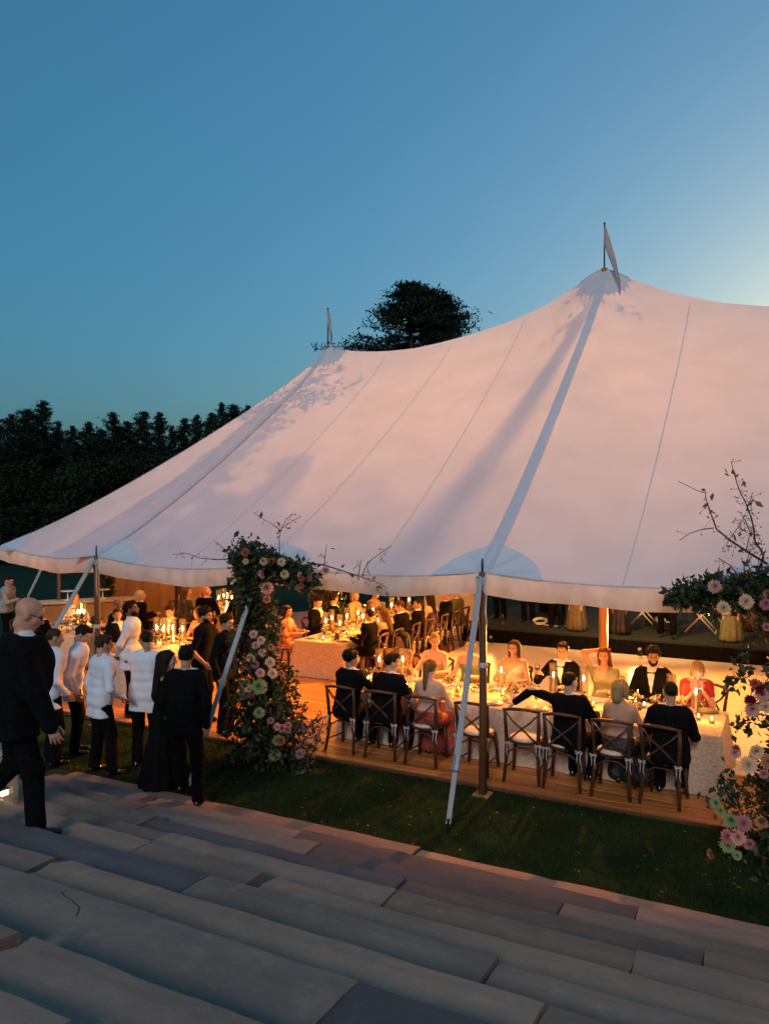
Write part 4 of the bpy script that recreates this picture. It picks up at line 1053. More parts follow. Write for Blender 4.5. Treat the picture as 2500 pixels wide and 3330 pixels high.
# ------------------------------------------------------------------ chairs
CUSHION = mat('ivory_cushion', (.66, .58, .48), (.58, .5, .41), scale=12, rough=.85)
def make_chair():
    c = thing('dining_chair', 'x', 'chair')
    W_ = .20
    MB().lathe([(0, .445), (.19, .445), (.205, .452), (.205, .468), (.19, .474), (0, .474)], 20).build('seat', WOOD_CHAIR, c)
    cu_ = MB().lathe([(0, .474), (.185, .474), (.20, .488), (.185, .508), (.08, .514), (0, .514)], 20).build('cushion', CUSHION, c, True)
    for s in (-1, 1):
        MB().tube([(s * .165, .16, .46), (s * .185, .185, .22), (s * .20, .20, 0)], [.024, .022, .018], 8).build('leg', WOOD_CHAIR, c, True)
        MB().tube([(s * .215, -.255, 0), (s * .195, -.20, .25), (s * .19, -.185, .46), (s * .20, -.205, .68), (s * .205, -.24, .875)], [.018, .023, .025, .023, .020], 8).build('back_post', WOOD_CHAIR, c, True)
        MB().tube([(s * .195, -.213, .835), (s * .10, -.236, .735), (0, -.232 - s * .008, .655), (-s * .10, -.216, .56), (-s * .188, -.19, .475)], [.017, .019, .019, .019, .017], 7, True, .6).build('cross_brace', WOOD_CHAIR, c, True)
        MB().tube([(s * .185, .17, .14), (s * .205, -.21, .16)], .010, 6).build('stretcher', WOOD_CHAIR, c, True)
        k = MB(); x = s * .195
        k.tube([(x, -.215, .47), (x + .02, -.235, .45), (x + .015, -.238, .37), (x + .03, -.236, .31)], .006, 4)
        k.tube([(x, -.215, .47), (x - .02, -.238, .45), (x - .018, -.24, .40), (x - .022, -.238, .34)], .006, 4)
        k.tube([(x, -.22, .47), (x + .03, -.24, .485), (x + .045, -.24, .46), (x, -.235, .465), (x - .04, -.24, .485), (x - .035, -.24, .455), (x, -.23, .468)], .007, 4)
        k.build('cushion_tie', CORD, cu_, True)
    MB().tube([(-.225, -.225, .868), (-.12, -.262, .892), (0, -.272, .898), (.12, -.262, .892), (.225, -.225, .868)], [.023, .027, .028, .027, .023], 8, True, .75).build('top_rail', WOOD_CHAIR, c, True)
    MB().tube([(-.20, -.20, .22), (-.16, -.195, .36), (-.07, -.19, .415), (.07, -.19, .415), (.16, -.195, .36), (.20, -.20, .22)], .011, 6).build('arch_brace', WOOD_CHAIR, c, True)
    MB().tube([(-.20, .19, .21), (-.14, .18, .36), (-.06, .17, .41), (.06, .17, .41), (.14, .18, .36), (.20, .19, .21)], .011, 6).build('arch_brace', WOOD_CHAIR, c, True)
    return c
CH0 = make_chair(); CHT = None; chair_used = [False]
bpy.context.view_layer.update(); CHT = tree_of(CH0)
def chair(x, y, face, label, group, z=FZ):
    if not chair_used[0]:
        chair_used[0] = True; CH0.location = (x, y, z); CH0.rotation_euler = (0, 0, radians(face)); CH0['label'] = label; CH0['group'] = group; return CH0
    return dup(CHT, (x, y, z), radians(face), label, group)

# ------------------------------------------------------------------ tables and cloths
def cloth_rect(name, label, x0, x1, y0, y1, z, zb, seed):
    r = random.Random(seed); per = []
    def seg(ax, ay, bx_, by_, n_):
        for i in range(n_): f = i / n_; per.append((ax + (bx_ - ax) * f, ay + (by_ - ay) * f))
    nx, ny = int((x1 - x0) / .06), int((y1 - y0) / .06); seg(x0, y0, x1, y0, nx); seg(x1, y0, x1, y1, ny); seg(x1, y1, x0, y1, nx); seg(x0, y1, x0, y0, ny)
    cx, cy = (x0 + x1) / 2, (y0 + y1) / 2; nP = len(per); rows = [(0, 0, 0), (.004, -.006, 0), (.012, -.03, .1), (.03, (zb - z) * .4, .5), (.045, (zb - z) * .75, .85), (.055, zb - z, 1)]
    V = []; F = []
    ph = [r.uniform(0, 6) for _ in range(4)]
    for i, (x, y) in enumerate(per):
        on_x = abs(y - y0) < 1e-6 or abs(y - y1) < 1e-6
        corner = min(math.hypot(x - a, y - b) for a in (x0, x1) for b in (y0, y1))
        nx_ = (0 if on_x else (1 if x > cx else -1)); ny_ = ((1 if y > cy else -1) if on_x else 0)
        if corner < .09: nx_ = (1 if x > cx else -1) * (.5 if on_x else 1); ny_ = (1 if y > cy else -1) * (1 if on_x else .5)
        s_ = x + y * 1.7
        fold = .5 * sin(s_ * 9 + ph[0]) + .5 * sin(s_ * 21 + ph[1] + sin(s_ * 3)); cf = max(0, 1 - corner / .25)
        for o_, dz, w in rows:
            d = o_ + w * (.020 * fold + .07 * cf)
            V.append((x + nx_ * d, y + ny_ * d, z + dz))
    nr = len(rows)
    for i in range(nP):
        j = (i + 1) % nP
        for k in range(nr - 1): F.append((i * nr + k, i * nr + k + 1, j * nr + k + 1, j * nr + k))
    F.append(tuple(i * nr for i in range(nP)))
    me = new_mesh(name, V, F, LINEN, True); me.polygons[len(F) - 1].use_smooth = False
    return tag(obj('tablecloth', me), label, 'tablecloth')
def long_table(label, x0, x1, y0, y1):
    t = thing('banquet_table', label, 'table', ((x0 + x1) / 2, (y0 + y1) / 2, FZ)); a, b = (x1 - x0) / 2 - .01, (y1 - y0) / 2 - .01
    MB().box((0, 0, .66), (2 * a, 2 * b, .035), bev=.006).build('tabletop', WOOD_CHAIR, t)
    for sx in (-1, 1):
        for sy in (-1, 1): MB().tube([(sx * (a - .12), sy * (b - .1), 0), (sx * (a - .12), sy * (b - .1), .645)], .022, 8).build('leg', DARK_METAL, t)
def round_table(label, cl, x, y, R=.86):
    t = thing('round_table', label, 'table', (x, y, FZ)); MB().lathe([(0, .645), (R - .02, .645), (R - .02, .675), (0, .675)], 32).build('tabletop', WOOD_CHAIR, t)
    MB().lathe([(.05, .0), (.05, .645)], 10).build('pedestal', DARK_METAL, t)
    V = []; F = []; n = 96
    for i in range(n):
        a = 2 * pi * i / n; f = sin(a * 11) * .5 + sin(a * 17 + 1) * .5
        for R_, z, w in ((R, .695, 0), (R + .012, .665, .1), (R + .03, .45, .4), (R + .05, .2, .8), (R + .06, .012, 1)): V.append(((R_ + w * .045 * f) * cos(a), (R_ + w * .045 * f) * sin(a), z))
    for i in range(n):
        j = (i + 1) % n
        for k in range(4): F.append((i * 5 + k, i * 5 + k + 1, j * 5 + k + 1, j * 5 + k))
    F.append(tuple(i * 5 for i in range(n)))
    me = new_mesh('tablecloth', V, F, LINEN, True); me.polygons[len(F) - 1].use_smooth = False
    tag(obj('tablecloth', me, None, (x, y, FZ)), cl, 'tablecloth')
TZ = FZ + .695
T1 = (-5.62, -.64, 9.6, 10.8); T2 = (-8.5, -7.4, 12.65, 17.55)
long_table('long banquet table beside the dance floor, hidden under pale lace cloth', *T1)
cloth_rect('tablecloth', 'pale lace cloth on the long table beside the dance floor', *T1, TZ, FZ + .012, 1)
long_table('long banquet table running toward the stage, hidden under pale cloth', *T2)
cloth_rect('tablecloth', 'pale cloth on the long table running toward the stage', *T2, TZ, FZ + .012, 2)
RT = {'a': (-10.3, 10.75), 'b': (-13.35, 11.6), 'c': (-12.55, 15.5)}
for k, d in (('a', 'beside the standing waiters'), ('b', 'near the tent end by the bar'), ('c', 'behind the wooden bar screen')):
    round_table('round dining table %s' % d, 'pale cloth draped over the round table %s' % d, *RT[k])

# ------------------------------------------------------------------ tableware
def make_hurricane():
    t = thing('hurricane_candle', 'x', 'candle')
    MB().lathe([(.046, 0), (.05, .004), (.05, .36), (.0475, .36), (.0475, .006), (0, .006)], 14).build('glass_chimney', GLASS, t, True)
    tp_ = MB().lathe([(.0, .19), (.010, .19), (.011, .185), (.012, .0)], 8).build('taper', WAX, t, True)
    MB().lathe([(0, 0), (.03, 0), (.03, .012), (.014, .03), (.012, .05)], 10).build('holder', mat('brass', (.5, .35, .15), rough=.35, metal=1.0), t, True)
    MB().lathe([(0, .190), (.007, .200), (.0105, .214), (.007, .238), (.0, .264)], 8).build('flame', FLAME, tp_, True)
    L = bpy.data.lights.new('candle_light', 'POINT'); L.energy = 2.7; L.color = (1, .35, .05); L.shadow_soft_size = .012
    obj('candle_light', L, tp_, (0, 0, .275)); return t
def make_votive():
    t = thing('votive_candle', 'x', 'candle')
    MB().lathe([(0, 0), (.028, 0), (.033, .01), (.036, .07), (.034, .07), (.031, .012), (0, .012)], 12).build('glass_cup', glass_mat('votive_glass', (1, .93, .8), .10), t, True)
    wx_ = MB().lathe([(0, .012), (.029, .012), (.029, .034), (0, .036)], 10).build('wax', WAX, t, True)
    MB().lathe([(0, .036), (.008, .045), (.010, .054), (0, .078)], 7).build('flame', FLAME, wx_, True)
    L = bpy.data.lights.new('votive_light', 'POINT'); L.energy = 1.2; L.color = (1, .35, .05); L.shadow_soft_size = .012
    obj('votive_light', L, wx_, (0, 0, .09)); return t
def make_wine(red=False):
    t = thing('wine_glass', 'x', 'glass')
    MB().lathe([(.0, .0), (.034, .0), (.034, .003), (.006, .006), (.0045, .085), (.012, .098), (.034, .125), (.039, .155), (.033, .20), (.032, .20), (.037, .155), (.032, .127), (.0, .103)], 12).build('bowl', GLASS, t, True)
    MB().lathe([(0, .105), (.018, .112), (.034, .13), (.0365, .146), (0, .146)], 12).build('wine', mat('red_wine', (.10, .008, .01), rough=.1) if red else glass_mat('white_wine', (.95, .85, .5), .1), t, True); return t
def make_tumbler():
    t = thing('tumbler', 'x', 'glass')
    MB().lathe([(0, 0), (.030, 0), (.032, .004), (.036, .10), (.0345, .10), (.030, .008), (0, .008)], 12).build('cup', GLASS, t, True)
    MB().lathe([(0, .009), (.0295, .009), (.033, .07), (0, .07)], 12).build('water', glass_mat('water', (.93, .95, .95), .08), t, True); return t
def make_setting():
    t = thing('dinner_plate', 'x', 'plate')
    MB().lathe([(0, .004), (.08, .004), (.13, .016), (.132, .019), (.08, .010), (0, .009)], 20).build('plate', CHINA, t, True)
    MB().lathe([(0, .012), (.06, .012), (.095, .022), (.096, .025), (.06, .018), (0, .017)], 18).build('salad_plate', CHINA, t, True)
    MB().box((.0, 0, .024), (.07, .16, .012), bev=.004).build('napkin', mat('napkin', (.55, .42, .36), rough=.9), t); return t
def make_fork():
    t = MB(); t.tube([(0, -.09, .004), (0, .02, .006), (0, .05, .008)], [.004, .0025, .006], 5)
    for q in (-1, 0, 1): t.tube([(q * .005, .05, .008), (q * .006, .095, .010)], .0016, 4)
    return t.mesh('fork', STEEL)
def bloom_mesh(seed, R, layers, per, m, cup=.6):
    """dahlia-like bloom of pointed petals"""
    r = random.Random(seed); V = []; F = []
    for L_ in range(layers):
        f = L_ / max(1, layers - 1); el = radians(8 + 78 * f * cup + 6); ln = R * (1 - .62 * f); wd = R * .40 * (1 - .35 * f)
        for k in range(per - L_):
            a = 2 * pi * (k + .5 * (L_ % 2)) / (per - L_) + r.uniform(-.08, .08); e = el + r.uniform(-.12, .12); l2 = ln * r.uniform(.88, 1.08)
            d = Vector((cos(a) * cos(e), sin(a) * cos(e), sin(e))); s_ = Vector((-sin(a), cos(a), 0)); n_ = s_.cross(d) * -1
            b = len(V); z0 = Vector((0, 0, R * .10 * f))
            V += [z0, z0 + d * l2 * .55 - s_ * wd * .5 + n_ * wd * .12, z0 + d * l2, z0 + d * l2 * .55 + s_ * wd * .5 + n_ * wd * .12]
            F += [(b, b + 1, b + 2), (b, b + 2, b + 3)]
    return new_mesh('flower', [tuple(v) for v in V], F, m, False)
def petal_mat(n, c, c2): return mat('petal_' + n, c, c2, scale=20, rough=.7, trans=.25, spec=.15)
PET = {'cream': petal_mat('cream', (.86, .66, .42), (.80, .52, .30)), 'blush': petal_mat('blush', (.84, .52, .40), (.74, .36, .28)), 'peach': petal_mat('peach', (.66, .33, .17), (.58, .24, .12)), 'coral': petal_mat('coral', (.58, .17, .10), (.48, .11, .08)),
       'burgundy': petal_mat('burgundy', (.22, .02, .025), (.14, .012, .018)), 'magenta': petal_mat('magenta', (.45, .05, .20), (.36, .04, .16)), 'pink': petal_mat('pink', (.62, .28, .27), (.52, .18, .19)), 'green': petal_mat('green', (.40, .45, .20), (.30, .36, .15)), 'mauve': petal_mat('mauve', (.42, .24, .27), (.34, .18, .21))}
BLOOM = {}
for i, k in enumerate(PET):
    BLOOM[k] = [bloom_mesh(i * 3 + q, 1.0, 8, 17, PET[k], (.9, 1.05, .8)[q]) for q in range(3)]
LEAF = mat('arrangement_leaf', (.040, .072, .026), (.018, .036, .014), scale=9, rough=.5, trans=.2, spec=.35)
LEAF2 = mat('olive_leaf', (.085, .085, .03), (.05, .045, .018), scale=9, rough=.55, trans=.25)
def make_centre(seed):
    r = np.random.default_rng(seed); rr = random.Random(seed); t = thing('flower_bowl', 'x', 'flowers')
    MB().lathe([(0, 0), (.05, 0), (.085, .05), (.08, .075), (.07, .05), (0, .03)], 14).build('bowl', CHINA, t, True)
    P = r.normal(0, 1, (70, 3)) * np.array([.09, .07, .045]) + np.array([0, 0, .12]); V, F = leafcloud(P, .055, rng=r, aspect=.5)
    obj('foliage', np_mesh('foliage', V, F, LEAF, False), t)
    for k in range(11):
        c = rr.choice(['cream', 'cream', 'blush', 'peach', 'pink', 'coral']); o = obj('flower', BLOOM[c][k % 3], t, (rr.gauss(0, .075), rr.gauss(0, .06), .12 + rr.uniform(0, .09)))
        o.scale = (rr.uniform(.022, .045),) * 3; o.rotation_euler = (rr.uniform(-.8, .8), rr.uniform(-.8, .8), rr.uniform(0, 6))
    st = MB()
    for k in range(3):
        a = rr.uniform(0, 6.28); st.tube([(0, 0, .1), (.04 * cos(a), .04 * sin(a), .22), (.07 * cos(a), .07 * sin(a), rr.uniform(.26, .36))], .002, 4)
    st.build('stem', LEAF, t); return t
protos = {}
def put(kind, x, y, z, label, group, rz=0.0, scale=None):
    mk = {'hurr': make_hurricane, 'vot': make_votive, 'wine': make_wine, 'red': lambda: make_wine(True), 'tumb': make_tumbler, 'plate': make_setting, 'c0': lambda: make_centre(5), 'c1': lambda: make_centre(6), 'c2': lambda: make_centre(8)}[kind]
    if kind not in protos:
        o = mk(); bpy.context.view_layer.update(); protos[kind] = tree_of(o); o.location = (x, y, z); o.rotation_euler = (0, 0, rz); o['label'] = label; o['group'] = group
        if scale: o.scale = (scale,) * 3
        return o
    return dup(protos[kind], (x, y, z), rz, label, group, scale)
def lay(kind, u, v, zz, label, group, lim=None, **kw):
    p = on_z(u, v, TZ + zz)
    if lim: p.x = min(max(p.x, lim[0] + .08), lim[1] - .08); p.y = min(max(p.y, lim[2] + .08), lim[3] - .08)
    return put(kind, p.x, p.y, TZ, label, group, random.uniform(0, 6), **kw)
G1 = 'on the long table beside the dance floor'; G2 = 'on the long table running toward the stage'
for u, v in ((1183, 2141), (1315, 2144), (1569, 2181), (1630, 2181), (1800, 2197), (1898, 2208), (2026, 2231), (2184, 2235), (2264, 2253)):
    lay('hurr', u, v, .26, 'lit taper candle in a tall glass chimney ' + G1, 'tall candles ' + G1, T1, scale=1.2)
for u, v in ((1188, 2205), (1324, 2229), (1420, 2228), (1635, 2254), (1929, 2290), (2272, 2330), (2316, 2340), (1745, 2262), (2095, 2290), (1490, 2240), (1575, 2250), (1840, 2275), (2000, 2295), (2180, 2312)):
    lay('vot', u, v, .05, 'small lit votive candle in a glass cup ' + G1, 'votive candles ' + G1, T1)
for u, v in ((1058, 2022), (1079, 2012), (1128, 2006), (1164, 1995), (1213, 1987), (1273, 1969), (1338, 1950), (1105, 2030), (1245, 1985), (1180, 2008)):
    lay('hurr', u, v, .26, 'lit taper candle in a tall glass chimney ' + G2, 'tall candles ' + G2, T2, scale=1.25)
for u, v in ((1094, 2071), (1148, 2046), (1200, 2030), (1260, 2008), (1050, 2075), (1120, 2058), (1230, 2020), (1310, 1995)):
    lay('vot', u, v, .05, 'small lit votive candle in a glass cup ' + G2, 'votive candles ' + G2, T2)
SEATS1N = [-5.32, -4.73, -4.13, -3.43, -2.81, -2.32, -1.75, -1.19]; SEATS1F = [-5.42, -4.86, -4.26, -3.58, -2.84, -2.25, -1.60, -1.08]
rr = random.Random(4)
FORK = make_fork()
for row, xs, yy, s_ in (('n', SEATS1N, 9.80, 1), ('f', SEATS1F, 10.60, -1)):
    for x in xs:
        x = min(max(x, -5.45), -.85)
        put('plate', x, yy, TZ, 'cream dinner plate with folded napkin ' + G1, 'place settings ' + G1, 0 if s_ > 0 else pi)
        put(rr.choice(('wine', 'wine', 'red')), x + .17 + rr.uniform(-.02, .02), yy + s_ * .13, TZ, 'stemmed wine glass ' + G1, 'wine glasses ' + G1)
        if x < -.95: put('tumb', x + .10 * s_, yy + s_ * .19, TZ, 'short water glass ' + G1, 'water glasses ' + G1)
        for q in (-.175, -.15): tag(obj('fork', FORK, None, (x + q * s_ , yy, TZ)), 'silver fork laid ' + G1, 'fork', 'forks ' + G1)
for i, (u, v) in enumerate(((1255, 2175), (1470, 2215), (1560, 2235), (1670, 2250), (1740, 2235), (1870, 2262), (2075, 2275), (2145, 2285), (2215, 2290))):
    lay('c%d' % (i % 3), u, v, .08, ('low bowl of peach and cream blooms ', 'low bowl of blush and burgundy blooms ', 'low bowl of mixed garden blooms ')[i % 3] + G1, 'flower bowls ' + G1, (T1[0], T1[1], 10.05, 10.45), scale=.85)
for i in range(8):
    yy = 12.95 + i * .58
    for s_, xx in ((1, T2[0] + .2), (-1, T2[1] - .2)):
        put('plate', xx, yy, TZ, 'cream dinner plate with folded napkin ' + G2, 'place settings ' + G2, pi / 2 * s_)
        put('wine', xx + s_ * .16, yy + .16, TZ, 'stemmed wine glass ' + G2, 'wine glasses ' + G2)
        put('tumb', xx + s_ * .2, yy - .02, TZ, 'short water glass ' + G2, 'water glasses ' + G2)
for i in range(4): put('c%d' % (i % 3), -7.95 + rr.uniform(-.05, .05), 13.3 + i * 1.15, TZ, 'low bowl of garden blooms ' + G2, 'flower bowls ' + G2, i * 1.3, 1.3)
for k, lst, vt in (('a', ((509, 2050), (556, 2041), (580, 2050), (530, 2060), (600, 2058)), ((549, 2108), (520, 2098), (590, 2095), (565, 2085))), ('b', ((284, 1979), (326, 1976), (262, 1985), (300, 1990)), ((252, 2026), (285, 2030))), ('c', ((711, 1953), (728, 1947), (754, 1953), (781, 1947), (740, 1962)), ((735, 1990), (770, 1985)))):
    cx, cy = RT[k]; gd = {'a': 'on the round table beside the waiters', 'b': 'on the round table near the bar', 'c': 'on the round table behind the bar screen'}[k]
    def fit(p):
        d = Vector((p.x - cx, p.y - cy)); 
        if d.length > .55: d *= .55 / d.length
        return cx + d.x, cy + d.y
    for u, v in lst: put('hurr', *fit(on_z(u, v, TZ + .22)), TZ, 'lit taper candle in a tall glass chimney ' + gd, 'tall candles ' + gd, 0, 1.35)
    for u, v in vt: put('vot', *fit(on_z(u, v, TZ + .05)), TZ, 'small lit votive candle in a glass cup ' + gd, 'votive candles ' + gd)
    put('c1' if k == 'a' else 'c0', cx, cy, TZ, 'bowl of blooms at the middle ' + gd, 'flower bowls on the round tables', 1.0, 1.4)
    for i in range(8):
        a = i * pi / 4 + .2
        put('plate', cx + .62 * cos(a), cy + .62 * sin(a), TZ, 'cream dinner plate ' + gd, 'place settings ' + gd, a - pi / 2)
        put('wine' if i % 2 else 'tumb', cx + .46 * cos(a + .3), cy + .46 * sin(a + .3), TZ, ('stemmed wine glass ' if i % 2 else 'short water glass ') + gd, ('wine glasses ' if i % 2 else 'water glasses ') + gd)
# small pieces that stand out on the cloths
tag(obj('table_number', MB().add([(-.055, 0, 0), (.055, 0, 0), (.055, 0, .1), (.04, 0, .14), (0, 0, .158), (-.04, 0, .14), (-.055, 0, .1)] + [(-.055, .008, 0), (.055, .008, 0), (.055, .008, .1), (.04, .008, .14), (0, .008, .158), (-.04, .008, .14), (-.055, .008, .1)], [(0, 1, 2, 3, 4, 5, 6), (13, 12, 11, 10, 9, 8, 7)] + [(i, i + 7, (i + 1) % 7 + 7, (i + 1) % 7) for i in range(7)]).mesh('table_number', mat('dark_card', (.10, .05, .025), rough=.6)), None, (-7.75, 12.98, TZ)), 'arched dark card standing near the end of the table toward the stage', 'card')
bag = thing('clutch_bag', 'small green satin clutch lying at the table corner', 'bag', (-.86, 10.62, TZ), .3)
MB().box((0, 0, .03), (.24, .13, .055), bev=.02).build('pouch', mat('green_satin', (.25, .27, .09), rough=.35), bag, True); MB().box((0, -.06, .05), (.2, .02, .012), bev=.003).build('clasp', STEEL, bag)
# ------------------------------------------------------------------ people at the near long table
SCR = emit_mat('phone_screen', (.75, .85, 1.0), 1.2)
def world(d, k, off=(0, 0, 0)):
    return d['root'].matrix_basis @ Vector(tuple(d['WR'][k] + np.array(off)))
def hold_phone(label, k=1, glow=0.0, off=(0, .07, .02), rz=0, pitch=60):
    def f(d):
        p = world(d, k, off); t = thing('phone', label, 'phone', p); t.rotation_euler = (radians(pitch), 0, d['root'].rotation_euler[2] + radians(rz))
        MB().box((0, 0, 0), (.075, .15, .008), bev=.003).build('case', DARK_METAL if glow else mat('phone_gold', (.6, .48, .36), rough=.3, metal=.6), t)
        MB().box((0, 0, .0055), (.068, .142, .002)).build('screen', SCR if glow else DARK_METAL, t)
        if glow:
            L = bpy.data.lights.new('screen_light', 'AREA'); L.energy = glow; L.size = .07; L.size_y = .14; L.shape = 'RECTANGLE'; L.color = (.8, .88, 1)
            o = obj('screen_light', L, t, (0, 0, .012)); o.rotation_euler = (pi, 0, 0)
    return f
def hold_glass(label, k=1, kind='wine', off=(0, .07, -.08)):
    def f(d):
        p = world(d, k, off); put(kind, p.x, p.y, p.z, label, 'held glasses')
    return f
GN = 'chairs along the near side of the long table'
names_n = ['behind the curly-haired man', 'behind the short-haired man beside the curly-haired man', 'behind the woman in the red floral skirt', 'standing empty beside the woman in the red floral skirt', 'standing empty under the outstretched jacket sleeve', 'of the man resting his arm along the next chair', 'of the blonde woman with the bare back', 'of the dark-suited man at the table end']
for i, x in enumerate(SEATS1N):
    chair(x, 9.22, random.uniform(-4, 4) + (-3 if i > 5 else 2), 'wooden cross-back chair ' + names_n[i], GN)
Y1 = 9.15
S1 = dict(z=FZ, sit=True, facebits=False, res=.02)
person('seated man in black dinner jacket with thick curly black hair, raising a red wine glass', SEATS1N[0] + .02, Y1, -12, outfit='tux', hairk='curly', hairc='black', tone='olive', rh=(.16, .42, .98), lh=(-.1, .42, .8), head=(-28, 0, 0), grip=(0, 1), extra=hold_glass('red wine glass raised by the curly-haired man', 1, 'red', (0, .08, -.06)), lean=8, **S1)
person('seated man in black dinner jacket with short dark hair turned toward the ponytailed woman', SEATS1N[1] + .03, Y1, -6, outfit='tux', hairk='quiff', hairc='dark', tone='fair', head=(-42, 6, 0), lean=12, rh=(.1, .44, .8), **S1)
FLORAL = mat('red_floral', (.38, .025, .03), (.05, .09, .025), scale=20, rough=.7, contrast=(.52, .58))
person('seated woman with a blonde ponytail, bare back and red floral skirt', SEATS1N[2] + .03, Y1 + .03, 2, outfit='lowback', colour=FLORAL, hairk='ponytail', hairc='light', tone='fair', fem=True, h=1.68, lean=7, head=(-8, 4, 0), lh=(-.17, .34, .8), rh=(.17, .34, .8), **S1)
person('seated man in black suit stretching one arm along the empty chair beside him', SEATS1N[5] + .05, Y1 + .02, -14, outfit='suit', hairk='crop', hairc='dark', tone='fair', head=(-18, -2, 0), lh=(-.62, -.20, .93), lhint=(-.2, .2, 1), rh=(.16, .40, .8), lean=2, twist=10, **S1)
person('seated blonde woman with shoulder-length hair, bare back and a black beaded dress', SEATS1N[6] + .05, Y1 + .05, -10, outfit='lowback', colour=mat('black_sequin', (.012, .012, .014), rough=.3, spec=.8, bump=.8, bscale=60), hairk='bob', hairc='blonde', tone='tan', fem=True, h=1.66, lean=8, head=(-22, 0, 0), **S1)
person('seated man in black suit with receding dark hair at the end of the long table', SEATS1N[7] + .06, Y1 + .0, 6, outfit='suit', hairk='crop', hairc='dark', tone='tan', head=(16, 2, 0), lean=6, **S1)
GF_ = 'chairs along the dance floor side of the long table'
for i, x in enumerate(SEATS1F): chair(x + (.10 if i == 7 else 0), 11.18, 180 + random.uniform(-5, 5) + (-38 if i == 7 else 0), 'wooden cross-back chair of the ' + ['dark-haired woman sipping a drink', 'blonde woman raising her phone', 'woman in the sage dress', 'woman in the pale draped dress', 'man lifting a pink drink', 'red-haired woman with a raised arm', 'bearded man in the black bow tie', 'blonde woman in the red dress'][i], GF_)
S2 = dict(z=FZ, sit=True, res=.02)
YF = 11.16
person('seated dark-skinned woman with long black hair sipping from a glass', SEATS1F[0], YF, 170, outfit='strapless', colour=mat('bronze_dress', (.25, .13, .05), rough=.6), hairk='long', hairc='black', tone='brown', fem=True, h=1.66, head=(-22, 8, 0), rh=(.05, .34, 1.03), lh=(-.12, .42, .8), grip=(0, 1), extra=hold_glass('white wine glass held by the dark-haired woman', 1, 'wine', (0, .06, -.06)), **S2)
person('seated blonde woman in a strapless dress with hair pinned up, holding a phone', SEATS1F[1], YF, 188, outfit='strapless', colour=mat('peach_satin', (.55, .32, .16), rough=.4), hairk='updo', hairc='blonde', tone='fair', fem=True, h=1.70, head=(26, 4, 0), rh=(.08, .36, 1.0), lh=(-.13, .42, .8), grip=(0, 1), extra=hold_phone('gold-coloured phone held up by the blonde woman', 1), **S2)
person('seated brown-haired woman with a headband and a sage strapless dress', SEATS1F[2], YF, 178, outfit='strapless', colour=mat('sage_satin', (.22, .25, .11), rough=.4), hairk='updo', hairc='brown', tone='fair', fem=True, h=1.66, head=(10, 2, 0), **S2)
person('seated dark-haired woman in a pale one-shoulder draped dress', SEATS1F[3], YF, 182, outfit='sari', colour=mat('pale_drape', (.66, .50, .36), (.58, .43, .3), rough=.6), hairk='verylong', hairc='brown', tone='tan', fem=True, h=1.68, head=(-4, 0, 0), lean=2, **S2)
person('seated man in dinner jacket and bow tie lifting a pink drink', SEATS1F[4], YF, 176, outfit='tux', hairk='short', hairc='dark', tone='fair', head=(6, 2, 0), rh=(.26, .32, .92), grip=(0, 1), extra=hold_glass('coupe of pink drink in the hand of the man in the bow tie', 1, 'red', (0, .06, -.05)), **S2)
person('seated red-haired woman with one arm raised behind her head', SEATS1F[5], YF, 168, outfit='capsleeve', colour=mat('olive_tulle', (.26, .25, .12), (.2, .19, .09), rough=.7), hairk='long', hairc='red', tone='pink', fem=True, h=1.70, head=(16, -2, 6), rh=(.10, -.10, 1.27), rhint=(.9, .2, .6), lh=(-.16, .40, .8), **S2)
person('seated bearded man in dinner jacket and black bow tie', SEATS1F[6], YF, 176, outfit='tux', hairk='curly', hairc='dark', tone='olive', beard=True, head=(14, 6, 0), lean=0, h=1.82, **S2)
person('seated blonde woman in a red cap-sleeve dress looking down at a lit phone', SEATS1F[7] + .02, YF + .03, 192, outfit='capsleeve', colour=mat('red_dress', (.42, .02, .025), (.3, .012, .018), rough=.6), hairk='bob', hairc='blonde', tone='fair', fem=True, h=1.64, lean=18, head=(6, 38, 0), lh=(-.06, .36, .90), rh=(.07, .36, .90), grip=(1, 1), extra=hold_phone('phone glowing in the hands of the woman in red', 1, .35, (-.06, .06, .03), 0, 30), **S2)

# ------------------------------------------------------------------ people at the table running toward the stage
G3 = 'chairs along the dance floor side of the table toward the stage'; G4 = 'chairs along the far side of the table toward the stage'
S3 = dict(z=FZ, sit=True, res=.026)
XR, XL = -6.98, -8.93
for i, (yy, who) in enumerate(((13.02, 'man in black with cropped dark hair'), (13.66, 'woman with long fair hair'), (14.5, 'man beside the leafy bowl'), (15.2, 'boy-cut guest in black'), (16.0, 'woman in the purple dress'), (16.7, 'man in black near the stage'), (17.3, 'guest in olive at the stage corner'))):
    chair(XR, yy, 90 + random.uniform(-6, 6), 'wooden cross-back chair of the ' + who, G3)
for i, (yy, who) in enumerate(((12.95, 'woman in the printed dress'), (14.1, 'man in the grey tie'), (14.75, 'man looking over his shoulder'), (15.7, 'woman in pale green'), (16.5, 'woman in brown'))):
    chair(XL, yy, -90 + random.uniform(-6, 6), 'wooden cross-back chair of the ' + who, G4)
person('seated man in black jacket, back turned, at the end of the table toward the stage', XR - .02, 13.02, 96, outfit='suit', hairk='crop', hairc='dark', tone='tan', facebits=False, head=(-20, 0, 0), **S3)
person('seated woman with long fair hair over a bare shoulder leaning to the man beside her', XR, 13.64, 84, outfit='strapless', colour=BLACK_CLOTH, hairk='verylong', hairc='light', tone='fair', fem=True, h=1.68, facebits=False, head=(14, 4, -8), side=-8, **S3)
person('seated man in black suit with brown hair bending over his plate', XR, 14.5, 92, outfit='suit', hairk='short', hairc='brown', tone='fair', head=(26, 14, 0), lean=12, **S3)
